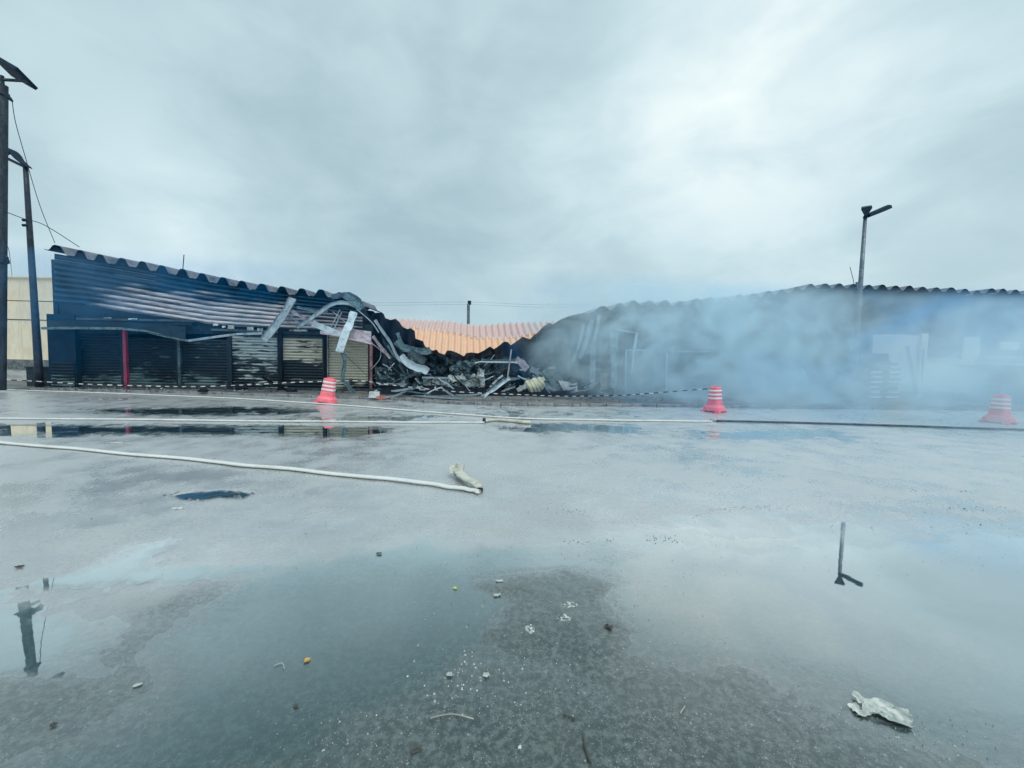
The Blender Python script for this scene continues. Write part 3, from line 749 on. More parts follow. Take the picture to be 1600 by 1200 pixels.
# bottom soot plank leaning before the half burnt shutter
# ------------------------------------------------------------------ collapsed middle
SIL = [(560, 464), (564, 467), (569, 480), (574, 490), (579, 495), (582, 489), (590, 488.5), (596, 487.5), (600, 491), (602, 497), (610, 500), (618, 498), (624, 503), (629, 511), (636, 514), (642, 513), (648, 517), (649, 529), (655, 531), (661, 533), (664, 541), (669, 544), (676, 548), (682, 546), (686, 551), (691, 553), (695, 554), (698, 548), (704, 547.5), (714, 551), (720, 554), (725, 557), (728, 552), (736, 550.5), (747, 552), (757, 547), (766, 541), (769, 544), (772, 545.5), (780, 540), (787, 534), (793, 534), (798, 539.5), (806, 534), (817, 526), (822, 528), (828, 530), (834, 524), (841, 519), (848, 511), (858, 504), (864, 507), (876, 499), (892, 493), (912, 489), (934, 485.5), (946, 482), (955, 481)]
CR = empty('collapsed_roof', F(720, 612, -2.0) - Vector((0, 0, 0)), 'charred collapsed middle of the market roof with ragged scalloped edge', 'collapsed roof')
CR['_o'] = tuple(CR.location)
def cr_sheet(x0, x1, off, ybase, mm, shift=0.0, fold=0.35, seed=0):
    xs = [x0 + 1.2 * i for i in range(int((x1 - x0) / 1.2) + 1)]
    P = []
    for px in xs:
        yt = interp(SIL, px) + shift + (1.2 * nz(px * 0.35, seed) if shift else 0.6 * nz(px * .6, 9))
        row = []
        for k in range(12):
            t = k / 11
            y = yt + (ybase - yt) * t
            o2 = off + 2.2 * t * fold * 2 + fold * (math.sin(px * 0.235 + seed) * (1 - 0.6 * t) + 1.2 * nz(px * 0.03, t * 3, seed) + 0.5 * nz(px * 0.09, t * 7, seed))
            row.append(F(px, y, o2))
        P.append(row)
    b = MB(); b.grid(P, thick=0.02, tdir=-fn)
    return b.build('roof_sheet', mm, CR, smooth=False)
segs = [(561, 603), (602.5, 650), (649, 699), (698, 727), (726, 774), (773, 800), (799, 830), (829, 865), (864, 956)]
for i, (a, c) in enumerate(segs):
    cr_sheet(a, c, -1.6 - 0.12 * (i % 2), 612, 'soot_deep' if 'soot_deep' in MATS else 'black_char', 0, 0.28, i * 1.7)
# second layer of fallen sheets, lower, crumpled
for i, (a, c, sh_, mm) in enumerate([(586, 640, 38, 'soot'), (628, 680, 30, 'char_grey'), (676, 722, 14, 'soot'), (716, 770, 16, 'soot'), (768, 812, 24, 'soot'), (806, 862, 32, 'soot'), (850, 905, 52, 'char_grey')]):
    cr_sheet(a, c, -0.8 - 0.15 * (i % 2), 614, mm, sh_, 0.3, 5 + i * 2.3)

# generic bent strips ------------------------------------------------------
def chan(w, lip=0.04, t=0.012):
    h = w / 2
    return [(-h, lip), (-h, 0), (h, 0), (h, lip), (h - t, lip), (h - t, t), (-h + t, t), (-h + t, lip)]
def flat(w, t=0.02): return [(-w / 2, -t / 2), (w / 2, -t / 2), (w / 2, t / 2), (-w / 2, t / 2)]
def pts_of(seq, off):
    out = []
    for k, s in enumerate(seq):
        o = off[0] + (off[1] - off[0]) * k / max(1, len(seq) - 1) if isinstance(off, tuple) else off
        out.append(F(s[0], s[1], s[2] if len(s) > 2 else o))
    return out
def strip(name, seq, w, m_, label, cat, off=0.6, kind='chan', face=None, group=None, n=5, jag=True, lip=0.05):
    pts = smooth_pts(pts_of(seq, off), n)
    w = w * 0.82; prof = chan(w, lip) if kind == 'chan' else flat(w)
    b = MB(); up = face if face is not None else fn
    sc = [(1 + 0.30 * nz(i * 0.45, w * 10)) * (.92 if i in (0, len(pts) - 1) else 1) for i in range(len(pts))] if jag else None
    b.sweep(pts, prof, up=up, scales=sc)
    return b.build(name, m_, None, label=label, cat=cat, group=group)
def cable(seq, r, m_, label, cat='cable', off=0.6, name='cable'):
    b = MB(); b.tube(smooth_pts(pts_of(seq, off), 6), r, 6); return b.build(name, m_, None, smooth=True, label=label, cat=cat)
LO = []
# --- hanging metal near the torn end of the left roof
strip('sheet_metal_strip', [(458, 466), (446, 488), (430, 510), (413, 532)], 0.42, 'pale_steel', 'long pale metal strip hanging diagonally below the wavy roof edge, leftmost of the torn strips', 'metal strip', (0.35, 1.1), lip=.07)
strip('sheet_metal_strip', [(560, 481), (548, 475), (532, 473), (516, 477), (500, 488), (484, 499), (464, 512)], 0.22, 'pale_steel', 'curved pale metal strip arching down left from the torn roof corner', 'metal strip', (0.5, 1.0))
strip('sheet_metal_strip', [(553, 487), (547, 505), (540, 520), (530, 550)], 0.42, 'bright_steel', 'broad bright metal strip hanging straight down before the beige shutter', 'metal strip', (0.7, 1.3), 'flat')
strip('bent_gutter', [(534, 545), (539, 565), (537, 580), (536, 590), (542, 600), (552, 612), (561, 620)], 0.20, 'teal_steel', 'narrow bent gutter dangling from the bright strip down to the ground', 'gutter', (1.0, 1.5), lip=.08)
strip('sheet_metal_strip', [(488, 505), (505, 512), (520, 518), (532, 524)], 0.34, 'bright_steel', 'short broad bright plate sticking out above the post by the half burnt shutter', 'metal strip', (0.5, 0.9), 'flat')
strip('sheet_metal_strip', [(456, 486), (470, 494), (482, 500), (496, 507)], 0.16, 'pink_steel', 'short pinkish batten under the roof between the two diagonal strips', 'metal strip', 0.5)
strip('sheet_metal_strip', [(464, 480), (482, 484), (500, 487), (512, 486)], 0.14, 'teal_steel', 'thin dull strip hanging level under the roof behind the arching strip', 'metal strip', 0.35)
strip('sheet_metal_strip', [(452, 492), (470, 505), (500, 509), (520, 512)], 0.10, 'pale_steel', 'thin pale rail along the lower edge of the ribbed cladding', 'metal strip', 0.3)
b = MB()
P = [[F(500 + (580 - 500) * i / 14, interp([(500, 512), (530, 511), (580, 518)], 500 + 80 * i / 14) + (interp([(500, 521), (520, 524), (580, 538)], 500 + 80 * i / 14) - interp([(500, 512), (530, 511), (580, 518)], 500 + 80 * i / 14)) * j / 5,
        0.1 + 0.18 * j + 0.03 * (j % 2)) for j in range(6)] for i in range(15)]
b.grid(P, thick=0.02); b.build('small_canopy', 'pink_steel', None, label='small warped pinkish canopy above the beige shutter', cat='canopy')
strip('torn_sheet', [(518, 464), (532, 461.5), (545, 460.5), (555, 465), (562, 472), (567, 483)], 0.28, 'char_grey', 'torn curled sheet at the broken corner of the left roof', 'metal sheet', (0.4, 0.5), 'flat')
strip('torn_sheet', [(538, 462), (546, 466), (556, 474), (566, 482)], 0.35, 'teal_steel', 'dull green crumpled sheet tucked under the torn roof corner', 'metal sheet', (0.5, 0.7), 'flat')
for (a, c, lab) in (((513, 520), (531, 484), 'left'), ((518, 522), (534, 488), 'right')):
    b = MB(); b.bar(F(*a, 0.4), F(*c, 0.3), 0.05, 0.05); b.build('metal_rod', 'pale_steel', None, label='short steep metal rod under the torn roof, %s one of the pair' % lab, cat='rod')
cable([(520, 487), (560, 520), (592, 545), (600, 552)], 0.018, 'pink_steel', 'thin pinkish cable slanting from the torn roof across the canopy', off=0.8)
cable([(557, 483), (580, 503), (592, 520)], 0.03, 'pale_steel', 'pale cable running from the torn roof corner down to the right', off=0.8)
cable([(540, 555), (556, 570), (578, 592)], 0.012, 'wire', 'thin dark wire crossing the beige shutter diagonally', off=0.3)
cable([(594, 545), (595, 556), (590, 566), (580, 577)], 0.022, 'pale_steel', 'curved pale cable bowing beside the rusty pink post', off=0.4)
cable([(636, 577), (638, 588), (634, 596), (626, 603)], 0.025, 'pale_steel', 'short curved cable hooked before the dark blue rubble', off=0.3)
strip('sheet_metal_strip', [(586, 500), (596, 515), (610, 535), (618, 552), (626, 565)], 0.16, 'pale_steel', 'long slim channel leaning right of the beige shutter, upper of the slanting pair', 'metal strip', 0.5)
strip('sheet_metal_strip', [(583, 525), (592, 538), (602, 550), (610, 560)], 0.16, 'pink_steel', 'pinkish channel leaning just right of the rusty pink post', 'metal strip', 0.5)
strip('sheet_metal_strip', [(606, 540), (616, 556), (630, 568)], 0.10, 'teal_steel', 'thin dark green strip below the long slim channel', 'metal strip', 0.4)
strip('curved_roof_sheet', [(619, 533), (628, 541), (644, 547), (664, 549), (673, 547)], 0.40, 'teal_steel', 'upper bowed green grey sheet sagging under the ragged roof edge', 'metal sheet', 0.1, lip=.08)
strip('curved_roof_sheet', [(626, 556), (636, 566), (650, 574), (662, 577), (669, 581)], 0.42, 'bright_steel', 'bright bowed sheet with raised lips curving down over the rubble', 'metal sheet', 0.5, lip=.09)
strip('curved_roof_sheet', [(640, 549), (650, 556), (658, 562), (664, 566)], 0.45, 'char_grey', 'short crumpled dark sheet between the two bowed sheets', 'metal sheet', 0.2, lip=.1)
strip('sheet_metal_strip', [(621, 520), (625, 530), (628, 537)], 0.2, 'teal_steel', 'short upright green strip below the scalloped roof edge', 'metal strip', 0.0)
# crumpled panels standing in the ruins
def panel(name, quad, m_, label, cat, off=0.3, nx=12, ny=8, amp=0.12, corr=0.0, cp=6, ragged=3.0, seed=1, parent=None):
    (ax, ay), (bx, by), (cx_, cy_), (dx, dy) = quad      # tl tr br bl
    P = []
    for i in range(nx + 1):
        s = i / nx; row = []
        for j in range(ny + 1):
            t = j / ny
            x = (ax * (1 - s) + bx * s) * (1 - t) + (dx * (1 - s) + cx_ * s) * t
            y = (ay * (1 - s) + by * s) * (1 - t) + (dy * (1 - s) + cy_ * s) * t
            if j == 0: y += ragged * nz(x * 0.25, seed)
            o2 = off + amp * (nz(x * 0.08, y * 0.08, seed) + 0.6 * nz(x * 0.22, y * 0.22, seed)) + corr * math.sin(s * cp * 2 * math.pi) + 0.25 * t
            row.append(F(x, y, o2))
        P.append(row)
    b = MB(); b.grid(P, thick=0.015, tdir=-fn)
    return b.build(name, m_, parent, label=label, cat=cat)
panel('scorched_panel', ((700, 587), (757, 584), (758, 614), (702, 613)), 'scorched_panel', 'grey streaked upright panel with torn top in the middle of the ruin', 'panel', 0.6, 18, 8, 0.2, 0.03, 9, 7, 2)
panel('crumpled_sheet', ((748, 575), (757, 578), (756, 592), (744, 590)), 'scorched_panel', 'small folded metal flap on the right top of the streaked panel', 'metal sheet', 0.9, 6, 5, 0.3)
bx = empty('metal_cabinet', F(680, 607, 0.7), 'low scorched grey metal cabinet in the ruin left of the streaked panel', 'cabinet'); bx['_o'] = tuple(bx.location)
u0, u1 = ub(661, 600, 0.7), ub(701, 600, 0.7); z1 = zf(680, 590, 0.7); z0 = PV
b = MB(); b.wbox(u0, u1, 0.1, 0.7, z0, z1 - 0.05); b.build('body', 'scorched_panel', bx)
b = MB(); b.wbox(u0 - .04, u1 + .04, 0.06, 0.76, z1 - 0.048, z1 + 0.03); b.build('top', 'pale_steel', bx)
for q in (0.33, 0.66):
    b = MB(); uu = u0 + (u1 - u0) * q; b.wbox(uu - 0.012, uu + 0.012, 0.702, 0.715, z0 + .05, z1 - .08); b.build('door_seam', 'black_char', bx)
panel('crumpled_sheet', ((608, 582), (662, 586), (664, 610), (612, 611)), 'bluish_char' if 'bluish_char' in MATS else 'char_grey', 'dark blue crumpled sheet lying against the rubble right of the beige shutter', 'metal sheet', 0.4, 16, 10, 0.5, 0, 0, 6, 4)
panel('crumpled_sheet', ((585, 572), (606, 576), (612, 600), (588, 598)), 'char_grey', 'small charred sheet leaning against the rusty pink post', 'metal sheet', 0.3, 8, 8, 0.4, 0, 0, 5, 6)
panel('crumpled_sheet', ((668, 556), (700, 558), (706, 590), (664, 592)), 'soot', 'dark wrinkled sheet above the low grey cabinet', 'metal sheet', 0.0, 12, 10, 0.5, 0, 0, 6, 7)
panel('crumpled_sheet', ((700, 566), (748, 562), (752, 590), (704, 590)), 'char_grey', 'charred wrinkled sheet behind the streaked upright panel', 'metal sheet', 0.1, 14, 10, 0.5, 0, 0, 5, 8)
# beams
strip('steel_channel', [(752, 563), (770, 564.5), (790, 564), (806, 563), (812, 564)], 0.22, 'teal_steel', 'level green grey channel beam across the dark opening in the ruin', 'beam', 0.6, lip=.09)
strip('steel_channel', [(742, 567), (752, 565), (760, 565.5), (808, 566)], 0.07, 'bright_steel', 'thin bright edge strip below the level channel beam', 'beam', 0.7, 'flat')
strip('steel_channel', [(806, 562), (814, 566), (820, 573), (824, 577)], 0.42, 'pink_steel', 'bent pinkish plate curling down at the right end of the level beam', 'metal sheet', 0.7, 'flat')
strip('sheet_metal_strip', [(829, 575), (838, 581), (850, 590), (862, 592)], 0.3, 'pale_steel', 'blue grey strip sloping right in the edge of the smoke', 'metal strip', 0.5)
strip('sheet_metal_strip', [(812, 577.5), (822, 578.5)], 0.1, 'bright_steel', 'short level bright strip under the bent pinkish plate', 'metal strip', 0.6, 'flat')
b = MB(); b.bar(F(799, 546, 0.8), F(793, 591, 1.0), 0.05, 0.05); b.build('metal_rod', 'pink_steel', None, label='thin upright pinkish rod standing on the slanting channel', cat='rod')
strip('steel_channel', [(796, 591), (782, 601), (768, 611), (752, 620)], 0.18, 'bright_steel', 'bright slanting channel propped before the dark opening', 'beam', (1.0, 2.2), lip=.07)
strip('steel_channel', [(790, 590), (776, 600), (760, 611)], 0.10, 'teal_steel', 'dark thin channel just behind the bright slanting one', 'beam', (0.8, 1.6))
strip('sheet_metal_strip', [(796, 591), (804, 591.5), (812, 591)], 0.12, 'pale_steel', 'short level strip at the top of the bright slanting channel', 'metal strip', 0.9)
strip('sheet_metal_strip', [(809, 587), (818, 592), (828, 597)], 0.08, 'bright_steel', 'thin bright strip pointing at the cream crumpled cloth, upper one', 'metal strip', 1.0, 'flat')
strip('sheet_metal_strip', [(809, 587.5), (817, 591), (832, 593.5)], 0.05, 'bright_steel', 'very thin bright strip lying over the upper strip by the cream cloth', 'metal strip', 1.05, 'flat')
# cream crumpled cloth: folded fan
b = MB()
folds = [(823, 596, 832, 613), (829, 595, 838, 612), (833, 592, 843, 611), (838, 594, 847, 607), (842, 591, 848, 604)]
for k, (x0, y0, x1, y1) in enumerate(folds):
    b.sweep(smooth_pts([F(x0, y0, 1.3), F((x0 + x1) / 2 + 0.6, (y0 + y1) / 2, 1.5), F(x1, y1, 1.35)], 5), [(-0.14, 0), (-0.05, 0.08), (0.05, 0.10), (0.14, 0), (0.05, -0.03), (-0.05, -0.03)], up=fn)
b.build('crumpled_cloth', 'cream_cloth', None, label='cream yellow crumpled cloth in thick folds hanging low in the ruin', cat='cloth', smooth=False)
strip('cloth_scrap', [(808, 610), (816, 606), (826, 601)], 0.25, 'white_slab', 'pale grey rag left of the cream folded cloth', 'cloth', 1.4, 'flat')
strip('cloth_scrap', [(838, 597), (845, 594), (851, 591)], 0.25, 'cream_cloth', 'cream flap right of the folded cloth', 'cloth', 1.4, 'flat')
strip('curved_roof_sheet', [(850, 578), (856, 586), (862, 596), (872, 606), (884, 613)], 0.35, 'teal_steel', 'dark green sheet curling down left of the white slab', 'metal sheet', 0.8, lip=.08)
strip('curved_roof_sheet', [(848, 598), (856, 604), (868, 609), (882, 615)], 0.25, 'pale_steel', 'lower bowed pale strip under the curling green sheet', 'metal sheet', 1.2, lip=.06)
panel('white_slab', ((872, 594), (902, 600), (902, 612), (882, 614)), 'white_slab', 'broken white slab lying in the ruin by the smoke', 'slab', 1.0, 8, 5, 0.08, 0, 0, 4, 3)
cable([(876, 620), (890, 614), (905, 611), (922, 608), (929, 603)], 0.03, 'pale_steel', 'long low pale cable curving up right of the white slab', off=1.4)
cable([(851, 604), (858, 613), (866, 622), (874, 624)], 0.03, 'pale_steel', 'thin leaning rod on the ground below the green curled sheet', 'rod', 1.6, 'metal_rod')
panel('upright_sheet', ((923, 545), (931, 541), (930, 604), (921, 606)), 'pale_steel', 'tall narrow pale sheet standing upright in the smoke left of the wooden board', 'metal sheet', 0.6, 4, 10, 0.1, 0, 0, 2, 9)
for k, (x0, y0, x1, y1, w_, lab) in enumerate(((936, 492, 924, 545, .22, 'right'), (925, 500, 905, 560, .28, 'middle'), (912, 505, 895, 565, .20, 'left'))):
    strip('sheet_metal_strip', [(x0, y0), ((x0 + x1) / 2 + 2, (y0 + y1) / 2), (x1, y1)], w_, 'pale_steel', 'long slanting strip in the smoke above the white slab, %s of three' % lab, 'metal strip', 0.4)
b = MB(); a = F(943.5, 583, 0.9); b.bar(W(loc(a)[0], 0.9, PV - .01), a, 0.07, 0.33, up=ft); b.build('wooden_board', 'wood', None, label='pale wooden board standing upright before the dark doorway', cat='board')
panel('upright_sheet', ((953, 520), (966, 520), (964, 612), (956, 614)), 'pale_steel', 'tall twisted sheet hanging right of the wooden board', 'metal sheet', 0.5, 5, 12, 0.15, 0, 0, 3, 12)
# things lying on the pavement
def lying(name, seq, w, m_, label, cat='metal strip', z=0.0, t=0.03, lip=0.05):
    pts = smooth_pts([G(x, y, PV + z + (zz if zz else 0)) if True else None for (x, y, zz) in seq], 4)
    b = MB(); b.sweep(pts, chan(w, lip), up=(0, 0, 1)); return b.build(name, m_, None, label=label, cat=cat)
lying('sheet_metal_strip', [(614, 612, .22), (630, 610, .25), (655, 606, .3), (660, 610, .25)], 0.28, 'pale_steel', 'pale crooked strip lying on the rubble foot below the blue sheet')
lying('sheet_metal_strip', [(655, 604, .35), (664, 611, .1), (668, 615, .05)], 0.2, 'bright_steel', 'short bright bent end strip at the rubble foot')
lying('sheet_metal_strip', [(600, 622, .05), (618, 619, .1), (634, 612, .2)], 0.08, 'pale_steel', 'thin pale strip rising from the red brick shape')
lying('sheet_metal_strip', [(664, 618, .05), (676, 611, .25), (690, 606, .4)], 0.34, 'bright_steel', 'bright peaked plate lying before the grey cabinet')
lying('sheet_metal_strip', [(688, 606, .4), (698, 613, .2), (708, 619, .05)], 0.12, 'pale_steel', 'thin strip sloping off the peaked plate to the right')
lying('sheet_metal_strip', [(646, 619, .02), (665, 620, .05), (690, 622, .04), (722, 624, .03)], 0.22, 'pale_steel', 'long flat pale strip on the pavement under the peaked plate')
lying('sheet_metal_strip', [(632, 611, .2), (650, 614, .15), (672, 617, .1)], 0.14, 'teal_steel', 'green thin strip joining the pale crooked strip and the peaked plate')
lying('sheet_metal_strip', [(712, 618, .05), (735, 618, .06), (752, 616, .1)], 0.12, 'pale_steel', 'low pale strip lying below the streaked panel')
lying('metal_rod', [(757, 622, .02), (762, 617, .1), (767, 613, .2)], 0.05, 'bright_steel', 'short bright rod below the foot of the slanting channel', 'rod', lip=.02)
lying('metal_rod', [(936, 612, .25), (950, 617, .12), (960, 621, .04)], 0.06, 'bright_steel', 'bright thin rod lying below the wooden board', 'rod', lip=.02)
lying('metal_rod', [(905, 618, .05), (915, 615, .1), (922, 608, .3)], 0.04, 'pale_steel', 'thin rod lying left of the wooden board', 'rod', lip=.02)
def rock(px, py, size, m_, label, name='rubble_block', cat='rubble', z=PV, seed=1, flatten=0.6, parent=None):
    c = G(px, py, z); b = MB(); vs = []; n = 8; rr = random.Random(seed)
    for k, (h, s) in enumerate(((-0.02, 1.0), (0.5, 0.95), (1.0, 0.6))):
        for j in range(n):
            a = 2 * math.pi * j / n; q = size * s * rr.uniform(0.75, 1.15)
            vs.append(c + Vector((math.cos(a) * q, math.sin(a) * q * 0.7, h * size * flatten * rr.uniform(0.85, 1.1))))
    fs = [tuple(range(2 * n, 3 * n))]
    for k in range(2):
        for j in range(n): fs.append((k * n + j, k * n + (j + 1) % n, (k + 1) * n + (j + 1) % n, (k + 1) * n + j))
    b.add(vs, fs); return b.build(name, m_, parent, label=label, cat=cat)
b = MB(); c = G(585, 621, PV); b.obox(c + Vector((0, 0, .12)), (0.2, 0.05, 0), (-.04, .15, 0), (0, 0.02, .12)); b.build('concrete_block', 'white_slab', None, label='broken grey concrete block right of the leaning pink barrel', cat='block')
b = MB(); c = G(599, 623, PV); b.obox(c + Vector((0, 0, .05)), (0.27, 0.03, 0), (-.03, .12, 0), (0, 0, .045)); b.build('red_board', 'orange_red', None, label='flat red orange board lying right of the grey block', cat='board')
rock(318, 612, 0.22, 'black_char', 'black charred lump at the foot of the burnt shutters', seed=3)
rock(378, 609, 0.30, 'black_char', 'wide black lump before the streaked shutter', seed=4)
rock(1030, 625, 0.22, 'char_grey', 'dark lump on the pavement at the smoke edge', seed=5)
rock(455, 612, 0.3, 'black_char', 'low black heap left of the leaning pink barrel', seed=6, flatten=.35)
strip('charred_plank', [(410, 588), (425, 598), (445, 608), (460, 614)], 0.16, 'black_char', 'charred plank sloping down before the streaked shutter', 'plank', 0.7)
strip('charred_plank', [(440, 600), (470, 596), (505, 594)], 0.10, 'char_grey', 'charred batten rising right before the half burnt shutter', 'plank', 0.6)

# loose shards and ash heap as uncountable stuff
b = MB()
def shard(c, s, rr):
    d = Vector((rr.uniform(-1, 1), rr.uniform(-1, 1), rr.uniform(-.5, .5))).normalized(); e = d.cross(Vector((rr.random(), rr.random(), 1))).normalized()
    g = d.cross(e)
    vs = [c + d * s, c + e * s * .35, c - d * s * rr.uniform(.5, 1), c - e * s * .4, c + g * s * .15]
    b.add(vs, [(0, 1, 4), (1, 2, 4), (2, 3, 4), (3, 0, 4), (3, 2, 1, 0)], rr.choice((0, 0, 0, 1, 1, 1, 2, 3)))
rr = random.Random(12)
for k in range(900):
    px = rr.choice((rr.uniform(585, 960), rr.uniform(590, 900), rr.uniform(600, 860)))
    off = rr.uniform(-0.6, 1.6); h = max(0, (1.6 - off)) * rr.random() ** 1.5 * 0.8
    u = ub(px, 600, off)
    shard(W(u, off, PV + 0.02 + h), rr.uniform(0.06, 0.28), rr)
for k in range(500):
    px = rr.uniform(60, 1060); off = rr.uniform(0.2, 1.4) if px < 560 else rr.uniform(1, 4.2)
    shard(W(ub(px, 600, off), off, PV + 0.015), rr.uniform(0.02, 0.09), rr)
for k in range(150):
    px = rr.choice((rr.uniform(585, 960), rr.uniform(590, 900), rr.uniform(600, 860))); off = rr.uniform(-0.4, 1.4); h = max(0, 1.7 - off) * rr.random() * .85
    c_ = W(ub(px, 600, off), off, PV + .05 + h); l_ = rr.uniform(.15, .65); a_ = rr.uniform(-.9, .9)
    d_ = (ft * math.cos(a_) + Vector((0, 0, math.sin(a_))) + fn * rr.uniform(-.4, .4)).normalized() * l_
    bw_ = rr.uniform(.015, .07)
    e_ = c_ + d_; e_.z = max(e_.z, PV + .03); c_ = c_ - d_; c_.z = max(c_.z, PV + .03)
    b.sweep([c_, (c_ + e_) / 2 + Vector((0, 0, rr.uniform(-.06, .08))), e_], flat(bw_ * 1.6, .012), up=fn + ft * rr.uniform(-.6, .6), mi=rr.choice((0, 0, 1, 1, 1, 2, 3)))
b.build('charred_rubble', ['black_char', 'char_grey', 'pale_steel', 'bright_steel'], None, label='charred shards and ash heaped along the burnt front', cat='rubble', kind='stuff', origin=(0, 18, 0))
# mound of ash that carries the rubble
P = []
for i in range(90):
    px = 575 + (960 - 575) * i / 89; row = []
    for j in range(14):
        t = j / 13; off = 2.0 - 3.6 * t
        h = (0.75 * math.sin(min(1, t * 1.15) * math.pi / 2)) * (0.75 + 0.5 * nz(px * 0.03, 4)) * min(1, (px - 570) / 30) + 0.22 * nz(px * 0.06, off * 1.5) * t + 0.1 * nz(px * .2, off * 3) * t
        row.append(W(ub(px, 600, off), off, PV + 0.01 + max(0, h)))
    P.append(row)
b = MB(); b.grid(P); b.build('ash_heap', 'char_heap' if 'char_heap' in MATS else 'black_char', None, smooth=True, label='dark ash heap under the collapsed roof', cat='ash heap', kind='stuff', origin=(0, 18, 0))

# ------------------------------------------------------------------ right market building (in the smoke)
RB = empty('smoky_market_building', F(1250, 620, 0), 'long market row half hidden in blue smoke, with wavy roof and pale end wall', 'market building'); RB['_o'] = tuple(RB.location)
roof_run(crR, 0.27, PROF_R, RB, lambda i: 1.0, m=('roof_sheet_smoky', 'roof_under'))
def line_sheet(name, xs, ytop, ybot, off, m_, parent, thick=0.05, amp=0.0):
    P = [[F(px, interp(ytop, px) + (interp(ybot, px) - interp(ytop, px)) * t, off + amp * nz(px * .05, t * 3)) for t in (0, .33, .66, 1)] for px in xs]
    b = MB(); b.grid(P, thick=thick, tdir=-fn); return b.build(name, m_, parent)
topR = [(936, 488), (990, 481), (1090, 477), (1200, 464), (1290, 453), (1360, 453), (1600, 461), (1700, 464), (1960, 470)]
line_sheet('fascia', [936 + 14 * i for i in range(74)], topR, [(936, 530), (1350, 522), (1700, 528), (1960, 533)], 0.0, 'soot', RB, amp=.15)
back_wall(crR, None, .27, lambda i: 1.0, RB, ub(936))
line_sheet('shutter_wall', [960 + 10 * i for i in range(39)], [(960, 526), (1350, 520)], [(960, 619), (1350, 624)], -0.5, 'soot_wall', RB)
# pale end wall with window opening
uA, uB = ub(1362), ub(1960)
uw0, uw1 = ub(1446), ub(1506); zw0, zw1 = zf(1475, 560), zf(1475, 521); ztop = zf(1450, 524)
b = MB()
b.wbox(ub(1700), uB, -.2, 0, zw0 + .16, ztop); b.wbox(uA, uw0, -0.2, 0.0, PV, ztop); b.wbox(uw1, uB, -0.2, 0.0, PV, zw0 + 0.15); b.wbox(uw0, uw1, -0.2, 0.0, PV, zw0); b.wbox(uw1, ub(1530), -0.2, 0, zw0 + .15, ztop)
b.build('end_wall', 'pale_wall', RB)
b = MB(); b.wbox(uA - .02, uB, -0.22, 0.06, PV, zf(1450, 612)); b.build('plinth', 'grey_wall', RB)
b = MB(); b.wbox(uw0, uw1, -0.16, -0.12, zw0, zw1 + .2); w_ = b.build('window', 'glass_dark', RB)
b = MB(); b.wbox(uw0 - .05, uw1 + .05, 0.003, 0.10, zw0 - 0.06, zw0); b.build('sill', 'white_slab', w_)
b = MB(); b.wbox(ub(1433), ub(1443), 0.004, 0.16, PV, ztop + .1); b.build('column', 'pale_wall', RB)
b = MB(); b.wbox(ub(1527), ub(1700), 0.004, 0.5, zf(1560, 563), zf(1560, 556)); b.build('counter_ledge', 'white_slab', RB)
b = MB(); b.wbox(ub(1566), ub(1680), -0.15, -0.1, zf(1580, 546), zf(1580, 534)); b.build('clerestory_glass', 'bundle_pale', RB)
b = MB(); b.wbox(ub(1595), ub(1598), -0.09, 0.0, zf(1580, 556), zf(1580, 530)); b.build('mullion', 'grey_wall', RB)
# leaning pipe and stick before the pale wall
b = MB(); b.tube([F(1417, 541, 0.25), F(1424, 575, 0.5), F(1432, 616, 0.9)], 0.09, 8); b.build('leaning_pipe', 'galvanised', None, smooth=True, label='thick grey pipe leaning against the pale end wall', cat='pipe')
b = MB(); b.tube([F(1443, 545, 0.35), F(1440, 595, 0.45)], 0.05, 8); b.build('leaning_stick', 'galvanised', None, smooth=True, label='thin short stick right of the leaning grey pipe', cat='stick')
# dark cupboard behind the stacks
cb = empty('dark_cupboard', F(1362, 624, 0.9), 'tall dark cupboard behind the two stacks of bundles', 'cupboard'); cb['_o'] = tuple(cb.location)
b = MB(); b.wbox(ub(1342, 600, .9), ub(1386, 600, .9), 0.1, 0.9, PV, zf(1364, 552, .9)); b.build('body', 'dark_block', cb)
b = MB(); uu = ub(1364, 600, .9); b.wbox(uu - .02, uu + .02, 0.902, 0.915, PV + .05, zf(1364, 555, .9)); b.build('door_seam', 'black_char', cb)
# stacks of bundles
def bundle(px, z, w, label, group, off=1.6, tilt=0.0, h=0.24, pale=True):
    u = ub(px, 600, off); root = empty('goods_bundle', W(u, off, z), label, 'bundle', group); root['_o'] = tuple(root.location)
    b = MB(); n = 10; prof = []
    for k in range(n):
        a = 2 * math.pi * k / n; prof.append((0.26 * math.copysign(abs(math.cos(a)) ** .6, math.cos(a)), h / 2 * math.copysign(abs(math.sin(a)) ** .6, math.sin(a))))
    pts = [W(u + w * q, off, z + h / 2 + tilt * q) for q in (-.5, -.46, -.3, 0, .3, .46, .5)]
    b.sweep(pts, prof, scales=[.6, .92, 1, 1, 1, .92, .6]); b.build('wrap', 'bundle_dark', root, smooth=True)
    if pale:
        c = MB(); x0 = -0.5 + random.uniform(.05, .2); x1 = 0.5 - random.uniform(.05, .2)
        c.obox(W(u + w * (x0 + x1) / 2, off + 0.265, z + h * .72), ft * (w * (x1 - x0) / 2), fn * 0.012, (0, 0, 0.045)); c.build('highlight_strip', 'bundle_pale', root)  # pale strip painted on as the highlight of the glossy wrap
    return root
